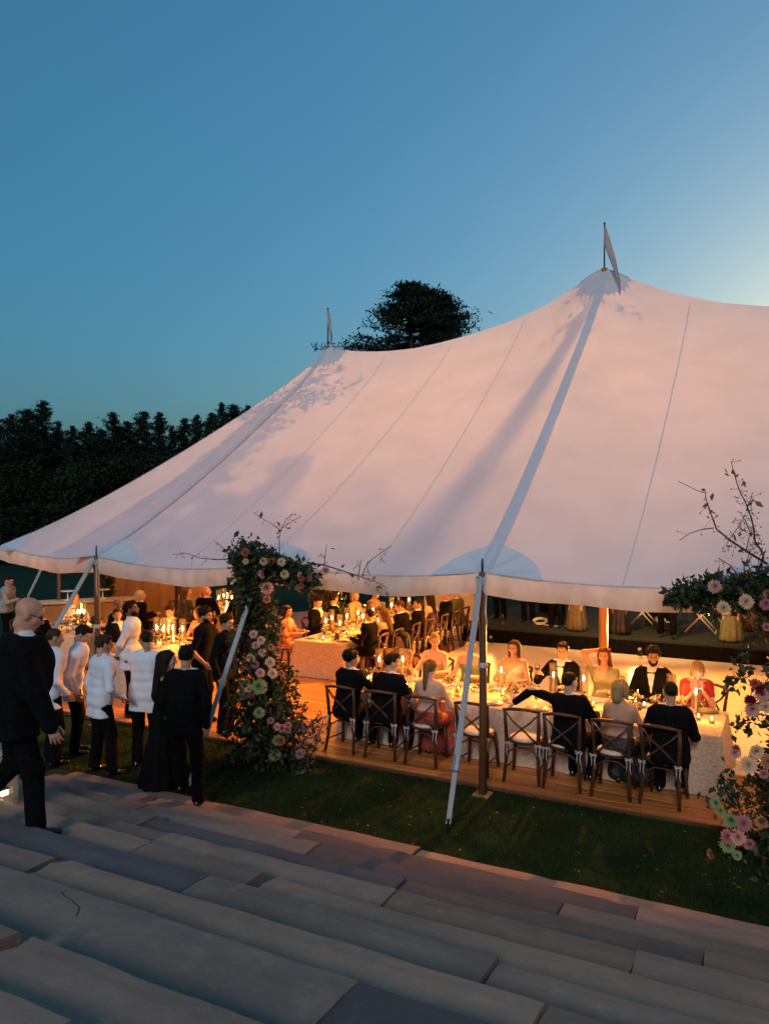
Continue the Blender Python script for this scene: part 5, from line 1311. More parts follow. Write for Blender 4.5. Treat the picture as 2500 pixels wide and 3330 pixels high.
person('seated young guest in black jacket with tidy dark hair', XR, 15.2, 98, h=1.66, outfit='suit', hairk='short', hairc='black', tone='tan', head=(30, 0, 0), **S3)
person('seated dark-haired woman in a deep purple dress leaning on the table', XR, 16.0, 80, outfit='strapless', colour=mat('purple_dress', (.05, .015, .07), rough=.6), hairk='long', hairc='dark', tone='fair', fem=True, lean=14, head=(-10, 4, 0), **S3)
person('seated man in black jacket chatting near the stage corner', XR, 16.7, 100, outfit='tux', hairk='short', hairc='brown', tone='pink', head=(40, 0, 0), lean=2, **S3)
person('seated guest in an olive jacket with elbow out at the stage corner', XR + .05, 17.3, 88, outfit='blazer', colour=mat('olive_jacket', (.16, .14, .05), rough=.8), hairk='short', hairc='sandy', tone='fair', head=(10, 0, 0), lh=(-.3, .25, .85), **S3)
person('seated woman with dark hair and a peach printed dress beside the flower column', XL, 12.95, -84, outfit='gown', colour=mat('peach_print', (.55, .26, .14), (.35, .10, .06), scale=14, rough=.7, contrast=(.48, .55)), hairk='long', hairc='dark', tone='fair', fem=True, h=1.66, head=(-14, 6, 0), **S3)
person('seated man in dark suit, white shirt and grey tie looking down at the table', XL, 14.1, -96, outfit='suit', hairk='quiff', hairc='dark', tone='fair', head=(-14, 22, 0), h=1.82, lean=2, **S3)
person('seated man in dinner jacket looking over his shoulder away from the table', XL, 14.75, -80, outfit='tux', hairk='short', hairc='dark', tone='tan', head=(60, 0, 0), twist=14, h=1.82, **S3)
person('seated woman in pale green with blonde hair in the candle glow', XL, 15.7, -95, outfit='gown', colour=mat('pale_green', (.34, .36, .16), rough=.7), hairk='bob', hairc='blonde', tone='fair', fem=True, head=(-20, 4, 0), **S3)
person('seated woman with dark curly hair in brown leaning forward', XL, 16.5, -98, outfit='gown', colour=mat('brown_dress', (.12, .06, .03), rough=.7), hairk='curly', hairc='dark', tone='tan', fem=True, lean=16, **S3)
person('waiter in black standing behind the table toward the stage', -8.85, 18.35, -150, z=FZ, outfit='longsleeve', hairk='short', hairc='dark', tone='tan', res=.028, rh=(.1, .34, 1.1), lh=(-.14, .34, 1.05))
person('man in black jacket standing behind the table beside the flower-wrapped pole', -9.45, 16.3, -120, z=FZ, outfit='tux', hairk='short', hairc='dark', tone='fair', res=.028, lean=10)

# ------------------------------------------------------------------ people at the round tables
def ring(k, ang, r=1.12): cx, cy = RT[k]; return cx + r * cos(radians(ang)), cy + r * sin(radians(ang)), ang + 90
def at_round(k, ang, label, who, **kw):
    x, y, f = ring(k, ang, 1.08); gd = {'a': 'chairs at the round table beside the waiters', 'b': 'chairs at the round table near the bar', 'c': 'chairs at the round table behind the bar screen'}[k]
    chair(x, y, f, 'wooden cross-back chair of the ' + who, gd)
    return person(label, x, y, f + kw.pop('df', 0), z=FZ, sit=True, res=.026, **kw)
at_round('a', 118, 'seated man in dinner jacket and bow tie smiling down at a candlelit round table', 'smiling man in the bow tie at the candles', outfit='tux', hairk='short', hairc='dark', tone='fair', head=(-10, 16, 0))
at_round('a', 82, 'seated woman with long fair hair turned in profile at a candlelit round table', 'long-haired woman in profile', outfit='strapless', colour=mat('rose_dress', (.30, .08, .06), rough=.7), hairk='long', hairc='light', tone='pink', fem=True, head=(-70, 4, 0))
at_round('a', 176, 'seated man in dark suit with brown hair turned toward the white-jacketed waiter', 'brown-haired man beside the white jacket', outfit='suit', hairk='short', hairc='brown', tone='pink', head=(-30, 0, 0))
at_round('a', 232, 'seated man in a tan jacket half hidden behind the waiters', 'man in the tan jacket', outfit='blazer', colour=mat('tan_jacket', (.30, .19, .10), rough=.8), hairk='short', hairc='brown', tone='tan', facebits=False, head=(0, 14, 0))
at_round('a', 20, 'seated man in dinner jacket with white shirt front at the round table edge', 'man with the white shirt front', outfit='tux', hairk='short', hairc='brown', tone='pink', head=(20, 6, 0))
at_round('b', 140, 'seated bald man in a white dinner jacket and bow tie', 'bald man in the white dinner jacket', outfit='tux', colour=mat('ivory_jacket', (.62, .54, .46), rough=.75), hairk='fringe', hairc='brown', tone='pink', head=(-40, 14, 0))
at_round('b', 10, 'seated man with grey hair and black jacket, back turned, near the bar', 'grey-haired man near the bar', outfit='suit', hairk='short', hairc='grey', tone='fair', facebits=False, belly=.02)
at_round('b', 278, 'seated woman with long dark hair and black dress, back turned', 'long-haired woman in black', outfit='gown', colour=BLACK_CLOTH, hairk='long', hairc='dark', tone='fair', fem=True, facebits=False)
at_round('b', 205, 'seated blonde woman beside the long-haired woman in black', 'blonde beside the woman in black', outfit='gown', colour=NAVY_CLOTH, hairk='bob', hairc='blonde', tone='fair', fem=True)
at_round('c', 250, 'seated woman with long pale blonde hair, back turned, by the wooden screen', 'long blonde by the wooden screen', outfit='gown', colour=mat('grey_green', (.10, .10, .07), rough=.7), hairk='verylong', hairc='light', tone='fair', fem=True, facebits=False, head=(-20, 0, 0))
at_round('c', 205, 'seated smiling woman with auburn bob and a pale shawl', 'smiling woman in the pale shawl', outfit='gown', colour=mat('pale_shawl', (.40, .33, .22), rough=.8), hairk='bob', hairc='sandy', tone='pink', fem=True, head=(60, 0, 0))
at_round('c', 285, 'seated bald man in black dinner jacket in profile by the candles', 'bald man in black in profile', outfit='tux', hairk='bald', tone='pink', head=(-52, 0, 0), h=1.85)
at_round('c', 330, 'seated guest in black with dark curls at the far round table', 'guest with dark curls', outfit='tux', hairk='curly', hairc='dark', tone='tan', head=(30, 0, 0))
person('seated white-haired guest in black jacket beside the bar', -13.3, 13.35, -40, z=FZ, sit=True, outfit='suit', hairk='bob', hairc='white', tone='pink', res=.026, facebits=False)
chair(-13.3, 13.35, -40, 'wooden cross-back chair of the white-haired guest beside the bar', 'chairs beside the bar')

# ------------------------------------------------------------------ people standing outside
SW = dict(outfit='waiter', res=.02, facebits=False)
person('waiter in white jacket with buzz-cut hair standing beside the bowing waiter', -8.48, 6.95, -22, hairk='crop', hairc='brown', tone='tan', head=(-8, 10, 0), lh=(-.2, .12, .92), rh=(.22, .14, .95), h=1.80, **SW)
person('waiter in white jacket with dark floppy hair bowing his head', -8.60, 7.42, -45, hairk='quiff', hairc='dark', tone='tan', head=(-12, 30, 0), lean=8, h=1.78, **SW)
person('waiter in white jacket with fair-brown hair seen from behind, feet apart, holding a card', -7.62, 6.98, -18, hairk='short', hairc='brown', tone='pink', head=(-2, 8, 0), lf=(-.16, 0, .085), rf=(.17, .08, .085), lh=(-.27, .03, .86), rh=(.24, .20, .98), h=1.78, **SW)
person('tall dark-haired waiter in white jacket with raised chin and hands behind his back', -9.2, 9.02, -52, z=FZ, hairk='quiff', hairc='black', tone='brown', beard=True, head=(-4, -14, 0), lh=(-.06, -.16, 1.0), rh=(.06, -.16, .98), lhint=(-1, -.2, 0), rhint=(1, -.2, 0), h=1.84, outfit='waiter', res=.02)
person('waiter in white jacket with dark hair in profile, hands clasped before him', -7.32, 7.45, 24, hairk='crop', hairc='dark', tone='olive', head=(36, 14, 0), lh=(-.03, .30, .96), rh=(.06, .30, .96), h=1.78, outfit='waiter', res=.02)
person('bald man in black suit and glasses walking on the stone steps', -5.30, 4.02, -34, z=.80, h=1.90, girth=.035, outfit='suit', hairk='bald', hairc='grey', tone='pink', glasses=True, head=(-6, 22, 0), lean=6, lf=(-.12, -.34, .085 + .15), rf=(.11, .14, .085), lh=(-.30, .02, .92), rh=(.34, .22, .93), belly=.05, res=.018, lhint=(-.8, -.6, -.2), rhint=(.8, -.7, -.1))
person('woman in a long black dress with long dark hair walking beside the man in black', -6.62, 7.05, -28, h=1.66, outfit='gown', colour=BLACK_CLOTH, hairk='verylong', hairc='dark', tone='fair', fem=True, facebits=False, head=(-20, 4, 0), res=.02, rh=(.2, .2, 1.0))
person('man in black suit with white collar walking off the steps beside a long-haired woman', -6.08, 6.80, 18, h=1.80, outfit='suit', hairk='short', hairc='black', tone='tan', facebits=False, head=(14, 6, 0), lf=(-.14, .24, .085), rf=(.30, -.32, .14), res=.02, lh=(-.22, .12, .9), rh=(.27, -.02, .88))
person('bearded man in a black short-sleeved shirt standing in profile by the flower column', -7.92, 9.25, -70, z=FZ, h=1.80, outfit='tee', hairk='curly', hairc='black', tone='olive', beard=True, head=(-2, 6, 0), rh=(.2, .12, .95), res=.022)
person('man with curly dark hair in all black standing behind the flower column', -7.29, 9.0, -82, z=FZ, h=1.76, outfit='longsleeve', hairk='curly', hairc='dark', tone='tan', head=(-4, 4, 0), res=.022)
person('photographer in pale shirt and dark suspenders checking a camera on the lawn', -16.25, 12.1, -60, h=1.76, outfit='vest', colour=mat('beige_shirt', (.42, .36, .33), rough=.8), hairk='short', hairc='dark', tone='pink', head=(-10, 24, 0), lh=(-.06, .32, 1.16), rh=(.12, .34, 1.18), res=.026, grip=(1, 1))
pc = thing('camera', 'black camera in the hands of the photographer on the lawn', 'camera', (-15.92, 12.32, 1.20), .5)
MB().box((0, 0, 0), (.15, .08, .11), bev=.012).build('body', DARK_METAL, pc); MB().tube([(0, -.03, 0), (.02, -.16, 0)], [.04, .045], 12).build('lens', DARK_METAL, pc, True)
person('man in a dark olive jacket leaning in at the brick wall by the steps', -7.75, 5.45, -60, z=.0, h=1.80, outfit='blazer', colour=mat('dark_olive', (.035, .04, .02), rough=.8), hairk='short', hairc='black', tone='fair', head=(0, 10, 0), rh=(.16, .30, 1.05), res=.024)
card = MB().box((0, 0, 0), (.1, .004, .16)).mesh('card', SHIRT)
tag(obj('card', card, None, (-7.74, 7.08, .80), .4), 'white card held low by the waiter with feet apart', 'card')

# ------------------------------------------------------------------ the band on the stage
SB = dict(z=.425, res=.03, facebits=False)
person('singer in a sparkling brown gown standing at the stage edge', -4.35, 18.3, 172, outfit='gown', colour=mat('bronze_sequin', (.14, .10, .05), rough=.35, bump=.6, bscale=60), hairk='long', hairc='dark', tone='tan', fem=True, **SB)
person('singer in black trousers standing behind the sparkling brown gown', -4.9, 18.6, 176, outfit='longsleeve', hairk='short', hairc='dark', tone='brown', **SB)
person('singer in a long black gown at the middle of the stage', -3.35, 18.25, 185, outfit='gown', colour=mat('black_gown', (.012, .011, .012), rough=.45, spec=.6), hairk='long', hairc='black', tone='brown', fem=True, **SB)
person('musician in brown trousers striding beside the white stands', -2.35, 18.32, 190, outfit='blazer', colour=mat('brown_suit', (.11, .07, .035), rough=.8), hairk='short', hairc='dark', tone='brown', lf=(-.14, .16, .085), rf=(.12, -.05, .085), **SB)
person('singer in a sage gown near the microphone stand', -1.02, 18.35, 178, outfit='gown', colour=mat('sage_gown', (.17, .18, .10), rough=.7), hairk='long', hairc='brown', tone='fair', fem=True, **SB)
person('horn player in black beside the open stage corner', -6.55, 19.3, 165, outfit='tux', hairk='short', hairc='dark', tone='brown', **SB)
person('guitarist in black standing behind the coiled cable', -5.75, 19.1, 178, outfit='tux', hairk='short', hairc='black', tone='fair', **SB)
person('bass player in black at the back of the stage', -5.2, 19.9, 180, outfit='tux', hairk='curly', hairc='dark', tone='tan', **SB)
SZ = .425
WPAINT = mat('white_stand', (.72, .70, .62), rough=.4)
def x_stand(label, x, y):
    t = thing('keyboard_stand', label, 'stand', (x, y, SZ)); 
    for s in (-1, 1):
        for q in (-.22, .22): MB().tube([(-s * .32, q, .02), (s * .32, q, .74)], .022, 6).build('leg', WPAINT, t, True)
        MB().tube([(s * .32, -.24, .75), (s * .32, .24, .75)], .02, 6).build('crossbar', WPAINT, t, True); MB().tube([(s * .32, -.24, .02), (s * .32, .24, .02)], .02, 6).build('foot', WPAINT, t, True)
    MB().box((0, 0, .81), (1.1, .32, .09), bev=.01).build('keyboard', DARK_METAL, t)
x_stand('white folding keyboard stand beside the striding musician', -1.72, 19.35); x_stand('white folding keyboard stand behind the centre pole', -3.02, 19.5)
def mic(label, x, y):
    t = thing('microphone_stand', label, 'stand', (x, y, SZ)); MB().lathe([(0, 0), (.14, 0), (.14, .012), (.03, .03), (0, .03)], 16).build('base', DARK_METAL, t, True)
    MB().tube([(0, 0, .02), (0, 0, 1.5)], .011, 6).build('pole', DARK_METAL, t); MB().tube([(0, 0, 1.5), (0, -.1, 1.55)], [.016, .026], 8).build('microphone', DARK_METAL, t, True)
mic('black microphone stand beside the sage gown', -1.28, 18.12); mic('black microphone stand in front of the black gown', -3.4, 17.98)
def amp(label, x, y, w, hgt, m):
    t = thing('amplifier', label, 'amplifier', (x, y, SZ)); MB().box((0, 0, hgt / 2 + .02), (w, .34, hgt), bev=.015).build('cabinet', m, t)
    MB().box((0, -.175, hgt / 2 + .02), (w - .07, .01, hgt - .08)).build('grille', BLACK_CLOTH, t)
    MB().box((w * .25, -.183, .12), (.09, .006, .03)).build('badge', WPAINT, t)
    for s in (-1, 1): MB().box((s * w * .4, 0, .01), (.04, .3, .02)).build('foot', DARK_METAL, t)
amp('dark green amplifier cabinet behind the striding musician', -2.7, 20.0, .75, .7, mat('green_vinyl', (.035, .045, .03), rough=.7)); amp('black amplifier cabinet at the back of the stage', -5.6, 20.8, .7, .8, DARK_METAL)
drum = thing('drum_kit', 'drum kit with glinting rims at the back of the stage', 'drums', (-.75, 20.1, SZ))
DR = mat('drum_shell', (.10, .06, .03), rough=.3, coat=.5)
for nme, c, r_, hgt in (('bass_drum', (0, 0, .28), .28, .4), ('floor_tom', (.55, .15, .3), .2, .4), ('snare', (-.45, .1, .5), .17, .14)):
    if nme == 'bass_drum': MB().tube([(c[0], -.2, c[2]), (c[0], .2, c[2])], r_, 20).build(nme, DR, drum, True)
    else: MB().tube([(c[0], c[1], c[2] - hgt / 2), (c[0], c[1], c[2] + hgt / 2)], r_, 18).build(nme, DR, drum, True)
for s in (-1, 1):
    MB().tube([(s * .7, .2, .0), (s * .7, .2, 1.0)], .012, 6).build('cymbal_stand', STEEL, drum); MB().lathe([(0, 1.02), (.2, 1.0), (.2, .997), (0, 1.01)], 20, (s * .7, .2, 0)).build('cymbal', mat('bronze', (.55, .36, .12), rough=.3, metal=1.0), drum, True)
    for q in (-1, 1): MB().tube([(s * .7, .2, .25), (s * .7 + q * .2, .1, .0)], .01, 5).build('stand_foot', STEEL, drum)
hc = thing('snare_drum', 'small round drum tipped on its side at mid stage', 'drum', (-2.62, 19.1, SZ + .2)); MB().tube([(0, -.06, 0), (.03, .06, 0)], .15, 18).build('shell', STEEL, hc, True); MB().lathe([(.0, 0), (.01, 0), (.01, .0)], 6).build('lug', STEEL, hc); MB().tube([(0, 0, -.15), (.1, 0, -.2)], .01, 5).build('stand', STEEL, hc)
cb = MB()
for r_ in range(3): cb.tube([(-5.35 + (.14 + .02 * r_) * cos(t), 18.75 + .12 * sin(t), SZ + .02 + .02 * r_ + .05 * (1 + sin(t))) for t in np.linspace(0, 2 * pi, 20)], .012, 5, False)
cb.tube([(-5.3, 18.7, SZ + .02), (-5.0, 18.62, SZ + .012), (-4.8, 18.7, SZ + .012), (-4.6, 18.9, SZ + .012)], .012, 5)
tag(cb.build('cable', WPAINT), 'pale coiled cable lying on the stage carpet', 'cable')
for i, (x, y) in enumerate(((-6.2, 18.4), (-3.9, 18.9))): 
    b = thing('bottle', 'small bottle standing on the stage carpet', 'bottle', (x, y, SZ), 0, 'bottles on the stage carpet'); MB().lathe([(0, 0), (.035, 0), (.035, .13), (.014, .18), (.013, .22), (0, .22)], 10).build('glass', glass_mat('amber', (.9, .7, .4), .15), b, True); MB().lathe([(.0, .24), (.015, .24), (.015, .21)], 8).build('cap', STEEL, b)
# ------------------------------------------------------------------ bar, screen, counter at the tent end
OAK = mat('bar_oak', (.42, .24, .09), (.32, .17, .06), scale=5, rough=.5, stretch=(1, 1, .15), bump=.1)
scr = thing('wooden_screen', 'tall oak cupboard screen with plank doors behind the round tables', 'cupboard', (-15.0, 15.2, FZ), radians(42))
for i, w in enumerate((-.62, -.21, .21, .62)): MB().box((w, 0, 1.1), (.40, .05, 2.2), bev=.006).build('door', OAK, scr)
MB().box((0, .24, 1.1), (1.66, .4, 2.16), bev=.006).build('carcass', OAK, scr)
for s in (-1, 1): MB().box((s * .845, .02, 1.1), (.05, .10, 2.26), bev=.004).build('post', WOOD_CHAIR, scr)
MB().tube([(.42 + .16 * cos(t), -.034, 1.55 + .16 * sin(t)) for t in np.linspace(0, 2 * pi, 24)], .008, 5, False).build('ring_emblem', mat('pale_paint', (.62, .45, .22), rough=.6), scr)
low = thing('folding_screen', 'lower oak screen with a recessed frame beside the tall cupboard screen', 'screen', (-14.05, 15.95, FZ), radians(42))
MB().box((0, 0, .85), (.62, .06, 1.7), bev=.006).build('board', OAK, low)
for a, b, c, d in ((0, 1.62, .62, .1), (0, .1, .62, .1), (-.26, .85, .1, 1.5), (.26, .85, .1, 1.5)): MB().box((a, -.045, b), (c, .03, d), bev=.004).build('rail', OAK, low)
bar = thing('bar_counter', 'long oak bar counter with a white cloth top at the tent end', 'bar', (-15.15, 13.65, FZ), radians(52))
MB().box((0, 0, .48), (2.3, .55, .96), bev=.008).build('counter', OAK, bar)
MB().box((0, 0, .985), (2.4, .65, .05), bev=.008).build('top', LINEN, bar)
for i in range(5): MB().box((-.92 + i * .46, -.285, .48), (.40, .02, .8), bev=.004).build('front_panel', OAK, bar)
for i, q in enumerate((-.55, .25)):
    p = bar.matrix_basis @ Vector((q, 0, 1.01)); cs = thing('cake_stand', 'white pedestal cake stand on the bar counter', 'cake stand', p, 0, 'cake stands on the bar')
    MB().lathe([(.09, 0), (.09, .01), (.02, .04), (.015, .2), (.03, .22)], 14).build('stem', CHINA, cs, True); MB().lathe([(0, .22), (.17, .22), (.17, .24), (0, .24)], 20).build('plate', CHINA, cs, True)
def garland(name, label, pts, rad, nleaf, nfl, cols, seed, leaf=.10, fl=(.05, .085), cat='flowers'):
    """greenery along a path: pts (x,y,z), rad list"""
    r = np.random.default_rng(seed); rr = random.Random(seed); base = Vector(pts[0]); t = thing(name, label, cat, base)
    P = np.array([tuple(Vector(p) - base) for p in pts]); rad = np.array(rad, float); seg = np.linalg.norm(np.diff(P, axis=0), axis=1); cum = np.concatenate([[0], np.cumsum(seg)])
    wts = np.interp(np.linspace(0, cum[-1], 200), cum, rad); cdf = np.cumsum(wts); cdf /= cdf[-1]
    s_ = np.interp(r.random(nleaf), cdf, np.linspace(0, cum[-1], 200))
    C = np.stack([np.interp(s_, cum, P[:, i]) for i in range(3)], 1); R = np.interp(s_, cum, rad)[:, None]
    d = r.normal(size=(nleaf, 3)); d /= np.linalg.norm(d, axis=1)[:, None]
    cl = 1 + .42 * snoise(C * 1.0 + d * .4, 9, seed)[:, None]
    Q = C + d * R * cl * (r.random((nleaf, 1)) ** .45); Q[:, 2] = np.maximum(Q[:, 2], .03 - base.z)
    h_ = int(nleaf * .62)
    for nm, sel, m in (('foliage', slice(0, h_), LEAF), ('autumn_foliage', slice(h_, None), LEAF2)):
        V, F = leafcloud(Q[sel], leaf, rng=r, aspect=.5, up=None); o = obj(nm, np_mesh(nm, V, F, m, False), t); o['kind'] = 'stuff'
    MB().tube([tuple(p) for p in P], [max(.02, .10 * q) for q in rad], 6).build('armature', BARK, t, True)
    for k in range(nfl):
        s1 = np.interp(rr.random(), cdf, np.linspace(0, cum[-1], 200)); c = np.array([np.interp(s1, cum, P[:, i]) for i in range(3)]); R1 = np.interp(s1, cum, rad)
        a = rr.uniform(-2.3, .9) - .6; e = rr.uniform(-.5, .7); dv = Vector((cos(a) * cos(e), sin(a) * cos(e), sin(e)))
        p = Vector(c) + dv * R1 * rr.uniform(.85, 1.08); p.z = max(p.z, .08 - base.z); cc = rr.choice(cols)
        o = obj('flower', BLOOM[cc][rr.randint(0, 2)], t, p); o.scale = (rr.uniform(*fl) * .85,) * 3; o.rotation_mode = 'QUATERNION'; o.rotation_quaternion = dv.to_track_quat('Z', 'Y')
    return t
def bloom_at(t, p, cc, size, toward=None):
    base = Vector(t.location); o = obj('flower', BLOOM[cc][random.randint(0, 2)], t, Vector(p) - base); o.scale = (size * .90,) * 3
    dv = (toward or (Vector((0, 0, 2.4)) - Vector(p))).normalized() + Vector((random.uniform(-.35, .35), 0, random.uniform(-.2, .35))); o.rotation_mode = 'QUATERNION'; o.rotation_quaternion = dv.to_track_quat('Z', 'Y')
MIX = ['cream', 'blush', 'peach', 'coral', 'green', 'mauve', 'pink', 'burgundy']
TWIG = mat('twig', (.05, .03, .02), rough=.8)
AUT = mat('turning_leaf', (.30, .14, .03), (.16, .16, .04), scale=6, rough=.6, trans=.35, contrast=(.45, .55))
def branch(t, pix, Y, r0, seed, leaves=8, berries=14, dy=.0):
    """a twig drawn through photo pixels on the plane of the column"""
    rr = random.Random(seed); base = Vector(t.location); n_ = len(pix)
    pts = [on_y(u, v, Y + dy * i / max(1, n_ - 1) + rr.uniform(-.02, .02)) - base for i, (u, v) in enumerate(pix)]
    mb = MB(); mb.tube(pts, [max(.0035, r0 * (1 - .8 * i / (n_ - 1))) for i in range(n_)], 5); mb.build('branch', TWIG, t, True)
    L_ = []; B_ = MB()
    for k in range(leaves):
        i = rr.randint(0, n_ - 2); p = pts[i].lerp(pts[i + 1], rr.random()); L_.append(tuple(p + Vector((rr.uniform(-.06, .06), rr.uniform(-.05, .05), rr.uniform(-.07, .05)))))
    if L_:
        V, F = leafcloud(np.array(L_), .075, rng=np.random.default_rng(seed), aspect=.5, up=(0, 0, -.3)); o = obj('leaf', np_mesh('leaf', V, F, AUT, False), t); o['kind'] = 'stuff'
    for k in range(berries):
        i = rr.randint(0, n_ - 2); p = pts[i].lerp(pts[i + 1], rr.random()); q = p + Vector((rr.uniform(-.09, .09), rr.uniform(-.05, .05), rr.uniform(-.13, .04)))
        B_.tube([p, q], .0018, 3); B_.lathe([(0, .009), (.009, 0), (0, -.009)], 5, q)
    if berries: o = B_.build('berry_spray', mat('rosehip', (.22, .06, .03), rough=.5), t); o['kind'] = 'stuff'
# near flower column
YA = 8.38
ca = garland('flower_column', 'tall column of foliage and dahlias wrapped round the tent pole beside the waiters', [(-5.98, 8.40, .02), (-6.02, 8.38, .25), (-6.12, 8.38, .7), (-6.2, 8.38, 1.2), (-6.24, 8.38, 1.7), (-6.28, 8.38, 2.2), (-6.3, 8.36, 2.55)], [.66, .60, .46, .38, .32, .29, .34], 9000, 8, MIX, 21, .085)
garland('flower_garland', 'leafy flower garland along the valance from the column beside the waiters', [(-6.5, 8.34, 2.72), (-6.2, 8.30, 2.66), (-5.9, 8.30, 2.58), (-5.55, 8.30, 2.50), (-5.28, 8.31, 2.42)], [.24, .25, .22, .20, .12], 2600, 6, ['coral', 'peach', 'blush'], 22, .085)
for u, v, c, s_ in ((800, 1825, 'cream', .055), (858, 1825, 'cream', .07), (915, 1828, 'cream', .07), (925, 1868, 'cream', .075), (980, 1882, 'coral', .05), (1008, 1882, 'coral', .045), (1060, 1855, 'blush', .07), (868, 1912, 'blush', .11), (980, 1905, 'coral', .05), (868, 1950, 'peach', .07),
                    (824, 2064, 'blush', .075), (848, 2083, 'cream', .07), (832, 2100, 'blush', .07), (852, 2122, 'cream', .07), (815, 2140, 'cream', .085), (878, 2155, 'cream', .085), (880, 2105, 'peach', .06), (903, 2115, 'peach', .07), (846, 2190, 'blush', .08), (886, 2192, 'cream', .085), (760, 2140, 'magenta', .05), (788, 2175, 'pink', .06), (830, 2162, 'mauve', .07), (805, 2168, 'pink', .05), (800, 2228, 'green', .10), (842, 2234, 'green', .13), (785, 2255, 'green', .07),
                    (842, 2320, 'green', .09), (800, 2375, 'green', .08), (880, 2345, 'pink', .06), (918, 2370, 'pink', .07), (935, 2375, 'mauve', .06), (902, 2410, 'green', .09), (810, 2455, 'pink', .07), (892, 2458, 'green', .10), (975, 2455, 'mauve', .08), (760, 2480, 'green', .07), (790, 2100, 'burgundy', .06), (915, 2190, 'peach', .05), (838, 2400, 'mauve', .06)):
    p = on_y(u, v, YA - .36 if v > 2300 else YA - .30); bloom_at(ca, (p.x, p.y, max(p.z, .10)), c, s_)
for i, px in enumerate([[(940, 2470), (985, 2440), (1025, 2425)], [(930, 2400), (975, 2370), (1020, 2362)], [(925, 2430), (960, 2380), (985, 2340)], [(1000, 2480), (1030, 2420), (1050, 2350), (1040, 2310)], [(985, 2400), (1010, 2360), (1040, 2325)], [(960, 2440), (1000, 2405), (1035, 2390)], [(950, 2360), (980, 2320), (990, 2290)]]):
    base = Vector(ca.location); pts = [on_y(u, v, 8.2) - base for u, v in px]; MB().tube(pts, [.006] * len(pts), 4).build('stem', LEAF, ca)
    V = []
    for a in range(70): k = random.randint(0, len(pts) - 2); V.append(tuple(pts[k].lerp(pts[k + 1], random.random()) + Vector((random.gauss(0, .03), random.gauss(0, .03), random.gauss(0, .03)))))
    V, F = leafcloud(np.array(V), .04, aspect=.5); o = obj('flower_spike', np_mesh('flower_spike', V, F, PET['mauve'] if i % 2 else LEAF2, False), ca); o['kind'] = 'stuff'
branch(ca, [(795, 1880), (760, 1840), (742, 1800), (715, 1772), (700, 1760)], 8.2, .011, 1, 3, 8); branch(ca, [(742, 1818), (700, 1820), (650, 1815), (610, 1800), (560, 1803)], 8.2, .008, 2, 1, 16)
branch(ca, [(908, 1800), (908, 1745), (915, 1720), (930, 1690), (952, 1670)], 8.2, .007, 3, 3, 8); branch(ca, [(913, 1725), (880, 1702), (850, 1685), (825, 1667)], 8.2, .005, 4, 4, 3); branch(ca, [(915, 1718), (950, 1695), (980, 1678)], 8.2, .004, 5, 1, 6)
branch(ca, [(1000, 1830), (1055, 1838), (1110, 1855), (1160, 1872), (1220, 1892), (1260, 1912)], 8.15, .011, 6, 10, 16); branch(ca, [(1176, 1875), (1195, 1830), (1215, 1815), (1250, 1790), (1272, 1775)], 8.15, .006, 7, 1, 12); branch(ca, [(1055, 1838), (1058, 1800), (1062, 1770)], 8.15, .005, 8, 5, 2); branch(ca, [(1165, 1875), (1170, 1835), (1176, 1820)], 8.15, .004, 9, 0, 7)
# right-hand flower column
YB = 8.36
cb_ = garland('flower_column', 'tall column of foliage, dahlias and roses wrapped round the tent pole at the end of the long table', [(.06, 8.38, .02), (.08, 8.36, .3), (.12, 8.36, .8), (.14, 8.36, 1.3), (.14, 8.36, 1.8), (.10, 8.36, 2.3), (.06, 8.36, 2.6)], [.80, .62, .42, .36, .34, .34, .34], 6500, 10, MIX, 31, .085)
garland('flower_garland', 'leafy flower garland along the valance from the column at the end of the long table', [(.1, 8.30, 2.60), (-.25, 8.28, 2.55), (-.55, 8.28, 2.52), (-.85, 8.28, 2.50), (-1.02, 8.29, 2.44)], [.26, .24, .22, .16, .09], 2400, 3, ['coral', 'peach', 'blush'], 32, .085)
for u, v, c, s_ in ((2325, 1908, 'blush', .085), (2352, 1978, 'cream', .085), (2425, 1957, 'cream', .09), (2490, 1965, 'pink', .07), (2492, 2040, 'pink', .05), (2455, 2225, 'coral', .065), (2475, 2245, 'burgundy', .08), (2440, 2280, 'burgundy', .075), (2445, 2308, 'blush', .10), (2490, 2300, 'cream', .08), (2480, 2260, 'blush', .09), (2390, 2450, 'blush', .08), (2460, 2445, 'cream', .09), (2435, 2490, 'cream', .11), (2485, 2520, 'pink', .06), (2395, 2435, 'coral', .05), (2500, 2480, 'peach', .10),
                    (2420, 2682, 'pink', .10), (2380, 2672, 'green', .09), (2368, 2725, 'pink', .09), (2402, 2728, 'blush', .10), (2440, 2750, 'pink', .07), (2370, 2755, 'green', .09), (2330, 2615, 'green', .07), (2480, 2680, 'peach', .08), (2400, 2790, 'green', .06), (2345, 2640, 'green', .06)):
    p = on_y(u, v, YB - .40); bloom_at(cb_, (p.x, p.y, max(p.z, .10)), c, s_)
branch(cb_, [(2495, 1835), (2430, 1795), (2370, 1755), (2328, 1720), (2310, 1670), (2293, 1620), (2292, 1595)], 8.1, .013, 11, 8, 22); branch(cb_, [(2320, 1717), (2280, 1722), (2240, 1735), (2208, 1758)], 8.1, .006, 12, 0, 2); branch(cb_, [(2292, 1605), (2260, 1593), (2230, 1578), (2204, 1565)], 8.1, .004, 13, 1, 0)
